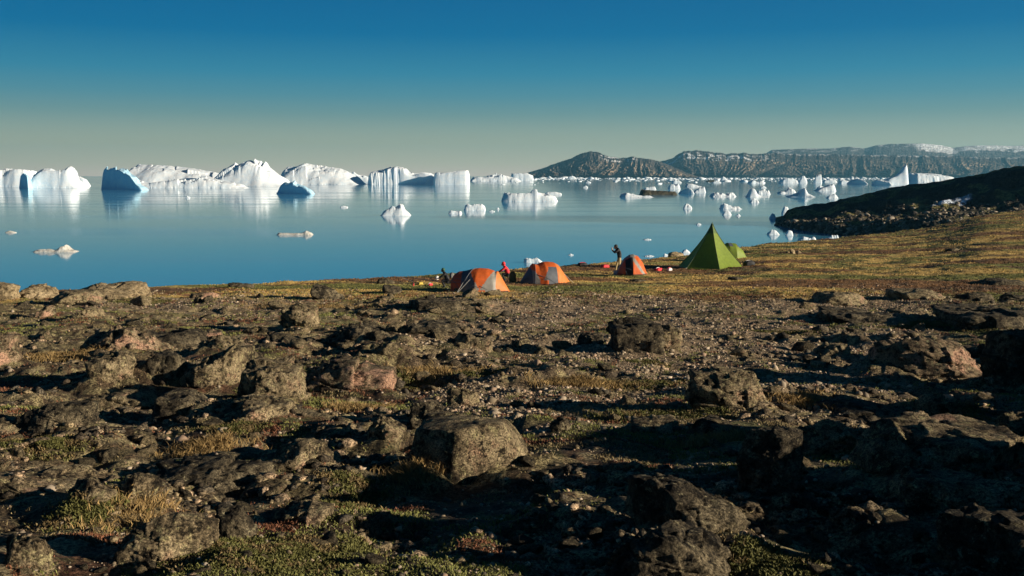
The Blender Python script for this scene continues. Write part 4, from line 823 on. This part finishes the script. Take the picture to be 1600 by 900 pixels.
# people
def person(label, px, py, hpx, joints, bones, mats, matfn, rz=0, extra=None, hair='hair', headj='head', yoff=0):
    X, Y, Z = ground_pt(px, py); Y += yoff; k = hpx/F*Y
    me = bpy.data.meshes.new('person'); names = list(joints); me.from_pydata([Vector(joints[n_][0]) for n_ in names], [(names.index(a), names.index(b2)) for a, b2 in bones], [])
    o = bpy.data.objects.new('person', me); COL.objects.link(o); md = o.modifiers.new('s', 'SKIN'); md.use_smooth_shade = True
    for v_, n_ in zip(me.skin_vertices[0].data, names):
        rr3 = joints[n_][1]; v_.radius = (rr3, rr3) if not isinstance(rr3, tuple) else rr3; v_.use_root = (n_ == 'pelvis')
    sb = o.modifiers.new('u', 'SUBSURF'); sb.levels = 1; sb.render_levels = 1
    dg = bpy.context.evaluated_depsgraph_get(); m2 = bpy.data.meshes.new_from_object(o.evaluated_get(dg)); o.modifiers.clear(); o.data = m2
    m2.materials.clear()
    for mm in mats: m2.materials.append(M[mm])
    for p in m2.polygons: p.material_index = matfn(p.center); p.use_smooth = True
    hj = Vector(joints[headj][0]); bm = bmesh.new(); bmesh.ops.create_icosphere(bm, subdivisions=3, radius=0.118)
    for v_ in bm.verts:
        v_.co.z *= 1.08
        if v_.co.z < -0.02 and v_.co.x*EXD[0]+v_.co.y*EXD[1] > -0.02: v_.co *= 0.6
    hm = bpy.data.meshes.new('hair'); bm.to_mesh(hm); bm.free(); ho = obj('hair' if hair == 'hair' else 'hood', hm, M[hair], o); ho.location = hj+Vector((-EXD[0]*0.025, -EXD[1]*0.025, 0.03))
    o.location = (X, Y, Z); o.rotation_euler = (0, 0, rz); o.scale = (k/1.75,)*3
    return tag(o, label, 'person')
EXD = (-1, 0)   # everybody faces left in the photo
def hand(J, Bn, wr, base_, d, side):
    """palm and five fingers rooted at joint wr, pointing along d"""
    p = Vector(base_); d = Vector(d).normalized(); s = Vector(side).normalized(); nrm = d.cross(s)
    J[wr+'palm'] = (tuple(p+d*0.05), 0.026); Bn.append((wr, wr+'palm'))
    for i, (o_, l) in enumerate(((-0.03, 0.062), (-0.01, 0.075), (0.01, 0.07), (0.028, 0.055))):
        a = p+d*0.085+s*o_; J[wr+'f%da' % i] = (tuple(a), 0.011); J[wr+'f%db' % i] = (tuple(a+d*l*0.55+nrm*0.008), 0.009); J[wr+'f%dc' % i] = (tuple(a+d*l*0.9+nrm*0.03), 0.008)
        Bn += [(wr+'palm', wr+'f%da' % i), (wr+'f%da' % i, wr+'f%db' % i), (wr+'f%db' % i, wr+'f%dc' % i)]
    a = p+d*0.03-s*0.04; J[wr+'ta'] = (tuple(a), 0.012); J[wr+'tb'] = (tuple(a+d*0.035-s*0.02), 0.01); Bn += [(wr+'palm', wr+'ta'), (wr+'ta', wr+'tb')]
# standing person, black jacket, hands raised to the face
J = {'pelvis': ((0, 0, 0.93), (0.15, 0.13)), 'waist': ((0.01, 0, 1.08), (0.18, 0.15)), 'chest': ((-0.04, 0, 1.3), (0.24, 0.19)), 'neck': ((-0.15, 0, 1.45), 0.065), 'head': ((-0.24, 0, 1.54), (0.1, 0.115)), 'face': ((-0.29, 0, 1.49), 0.07), 'nose': ((-0.35, 0, 1.465), 0.016), 'crown': ((-0.23, 0, 1.61), 0.08)}
Bn = [('pelvis', 'waist'), ('waist', 'chest'), ('chest', 'neck'), ('neck', 'head'), ('head', 'face'), ('face', 'nose'), ('head', 'crown')]
for s_, lg in ((1, 0.16), (-1, -0.12)):
    n_ = 'L' if s_ > 0 else 'R'
    J[n_+'hip'] = ((0, 0.1*s_, 0.88), 0.1); J[n_+'knee'] = ((-0.06-lg*0.5, 0.11*s_, 0.48), 0.068); J[n_+'ank'] = ((-0.02-lg*1.2, 0.12*s_, 0.08), 0.05); J[n_+'toe'] = ((-0.2-lg*1.2, 0.13*s_, 0.035), 0.04)
    J[n_+'sh'] = ((-0.06, 0.19*s_, 1.39), 0.085); J[n_+'el'] = ((-0.3, 0.26*s_, 1.2), 0.06); J[n_+'wr'] = ((-0.44, 0.1*s_, 1.38), 0.036)
    Bn += [('pelvis', n_+'hip'), (n_+'hip', n_+'knee'), (n_+'knee', n_+'ank'), (n_+'ank', n_+'toe'), ('chest', n_+'sh'), (n_+'sh', n_+'el'), (n_+'el', n_+'wr')]
    hand(J, Bn, n_+'wr', (-0.44, 0.1*s_, 1.38), (0.05, -0.2*s_, 1), (0.3, 1, 0))
def mf(c):
    if c.z < 0.1: return 2
    if c.z < 0.92: return 1
    if c.z > 1.46 and c.x < -0.18 or c.x < -0.4 and c.z > 1.37: return 3
    return 0
pr1 = person('person standing in a black jacket and khaki trousers facing left behind the small orange tent', 969, 427.5, 46, J, Bn, ['black', 'khaki', 'greycloth', 'skin'], mf, rz=R(0), yoff=0.6)
# crouching people
def croucher(label, px, py, hpx, mats, hair, rz=0):
    G = 1.0
    J = {'pelvis': ((0.12, 0, 0.42), (0.17, 0.15)), 'waist': ((0.06, 0, 0.58), (0.21, 0.18)), 'chest': ((-0.06, 0, 0.8), (0.25, 0.2)), 'neck': ((-0.17, 0, 0.96), 0.065), 'head': ((-0.23, 0, 1.08), (0.1, 0.115)), 'face': ((-0.29, 0, 1.04), 0.07), 'nose': ((-0.355, 0, 1.03), 0.016)}
    Bn = [('pelvis', 'waist'), ('waist', 'chest'), ('chest', 'neck'), ('neck', 'head'), ('head', 'face'), ('face', 'nose')]
    for s_ in (1, -1):
        n_ = 'L' if s_ > 0 else 'R'
        J[n_+'hip'] = ((0.08, 0.11*s_, 0.36), 0.11); J[n_+'knee'] = ((-0.3, 0.16*s_, 0.5), 0.08); J[n_+'ank'] = ((-0.1, 0.15*s_, 0.09), 0.055); J[n_+'toe'] = ((-0.27, 0.16*s_, 0.035), 0.042)
        J[n_+'sh'] = ((-0.08, 0.2*s_, 0.88), 0.08); J[n_+'el'] = ((-0.3, 0.24*s_, 0.72), 0.058); J[n_+'wr'] = ((-0.5, 0.14*s_, 0.6), 0.036)
        Bn += [('pelvis', n_+'hip'), (n_+'hip', n_+'knee'), (n_+'knee', n_+'ank'), (n_+'ank', n_+'toe'), ('chest', n_+'sh'), (n_+'sh', n_+'el'), (n_+'el', n_+'wr')]
        hand(J, Bn, n_+'wr', (-0.5, 0.14*s_, 0.6), (-1, 0, -0.5), (0, 1, 0))
    def mf(c):
        if c.z < 0.1: return 2
        if c.z < 0.56 and c.x > -0.42: return 1
        if c.x < -0.27 and c.z > 0.97 or c.x < -0.5: return 3
        return 0
    return person(label, px, py, hpx, J, Bn, mats, mf, rz=rz, hair=hair)
croucher('person crouching in a red jacket between the two larger orange tents', 791, 440, 26, ['redcloth', 'black', 'black', 'skin'], 'redcloth') if False else None
c = croucher('person crouching in a red jacket between the two larger orange tents', 792, 440, 28, ['redcloth', 'black', 'black', 'skin'], 'redcloth'); c.scale = tuple(v*1.6 for v in c.scale)
c = croucher('person crouching in dark clothes with a green hood left of the nearest tent', 698, 450, 28, ['black', 'black', 'black', 'skin'], 'greencloth'); c.scale = tuple(v*1.62 for v in c.scale)
# camp gear
def sack(label, px, py, w, h, mat, name='bag', cat='bag', strap=None):
    X, Y, Z = ground_pt(px, py); a = w/F*Y/2; b2 = h/F*Y/2
    bm = bmesh.new(); bmesh.ops.create_cube(bm, size=2.0); bmesh.ops.subdivide_edges(bm, edges=bm.edges, cuts=5, use_grid_fill=True); sd_ = hash_str(label)
    for v_ in bm.verts:
        p = v_.co.copy(); q = p.normalized()*1.25; p = p.lerp(q, 0.6); nz = math.sin(p.x*4+sd_)*math.cos(p.y*5+sd_)*0.08+math.sin(p.z*7+sd_)*0.05
        v_.co = Vector((p.x*a*(1+nz-0.15*p.z), p.y*a*0.7*(1+nz), (p.z+1.0)*b2*(1+nz*0.5)))
    for f in bm.faces: f.smooth = True
    me = bpy.data.meshes.new(name); bm.to_mesh(me); bm.free(); root = obj(name, me, M[mat], loc=(X, Y, Z-0.02)); root.rotation_euler[2] = (sd_ % 7)*0.3
    if strap: tube('strap', [Vector((a*1.05*math.cos(t), 0, b2*1.1+b2*1.12*math.sin(t))) for t in np.linspace(0.1, 3.04, 9)], 0.02, M[strap], root, 5)
    return tag(root, label, cat, None)
sack('pale pink sack with a dark flap lying by the small orange tent', 966, 429, 14, 7, 'pinkcloth', strap='black')
sack('red and white bundle on the grass right of the small orange tent', 1028, 423, 13, 5, 'redcloth', strap='white')
sack('small pale box right of the red and white bundle', 1046, 423, 7, 5, 'white', name='box', cat='box', strap='redcloth')
sack('dark bag with white items right of the green pyramid tent', 1170, 415, 16, 8, 'black', strap='white')
sack('brown sack beside the person in the red jacket', 801, 441, 10, 16, 'brown', strap='black')
sack('grey pack behind the crouching person in dark clothes', 706, 434, 9, 8, 'greycloth', strap='black')
sack('small white bag on the shore edge left of the crouching person', 683, 437, 6, 6, 'white', strap='greycloth')
sack('dark red duffel lying in the grass left of the small tent', 945, 418, 12, 5, 'redcloth', strap='black')
sack('dark duffel at the shore left of the standing person', 910, 415, 14, 5, 'black', strap='redcloth')
sack('yellow bag among the gear far left of the nearest tent', 656, 445, 9, 5, 'yellow', strap='black')
sack('little red bottle bag standing left of the yellow bag', 646, 447, 3, 6, 'redcloth', strap='black')
sack('red pouch between the yellow bag and the crouching person', 672, 446, 7, 4, 'redcloth', strap='white')
for i, (lab, px_, py_, w_, h_, mt) in enumerate([('pale stone on the left of the small cairn on the meadow', 1231, 397, 8, 5, 'rock'), ('white stone leaning in the middle of the small cairn on the meadow', 1238, 398, 9, 9, 'rocktan'), ('flat pale stone on the right of the small cairn on the meadow', 1246, 397, 10, 6, 'rocktan')]):
    px_rock(lab, px_-w_/2, px_+w_/2, py_-h_, py_, mt, name='stone', group='stones of the small cairn')
# snow patch on the headland
# ---------------------------------------------------------------- haze
bm = bmesh.new(); bmesh.ops.create_cube(bm, size=2.0)
for v_ in bm.verts: v_.co = Vector((v_.co.x*14000, -2500 if v_.co.y < 0 else 14000, -6 if v_.co.z < 0 else 420))
me = bpy.data.meshes.new('haze'); bm.to_mesh(me); bm.free()
m = bpy.data.materials.new('haze'); m.use_nodes = True; n = m.node_tree; n.nodes.clear(); oo = N(n, 'OutputMaterial'); pv = N(n, 'VolumePrincipled')
pv.inputs['Color'].default_value = (0.22, 0.60, 0.85, 1); pv.inputs['Density'].default_value = 0.000045; pv.inputs['Anisotropy'].default_value = 0.2
n.links.new(pv.outputs[0], oo.inputs['Volume'])
tag(obj('haze', me, m), kind='stuff')
print('done building')
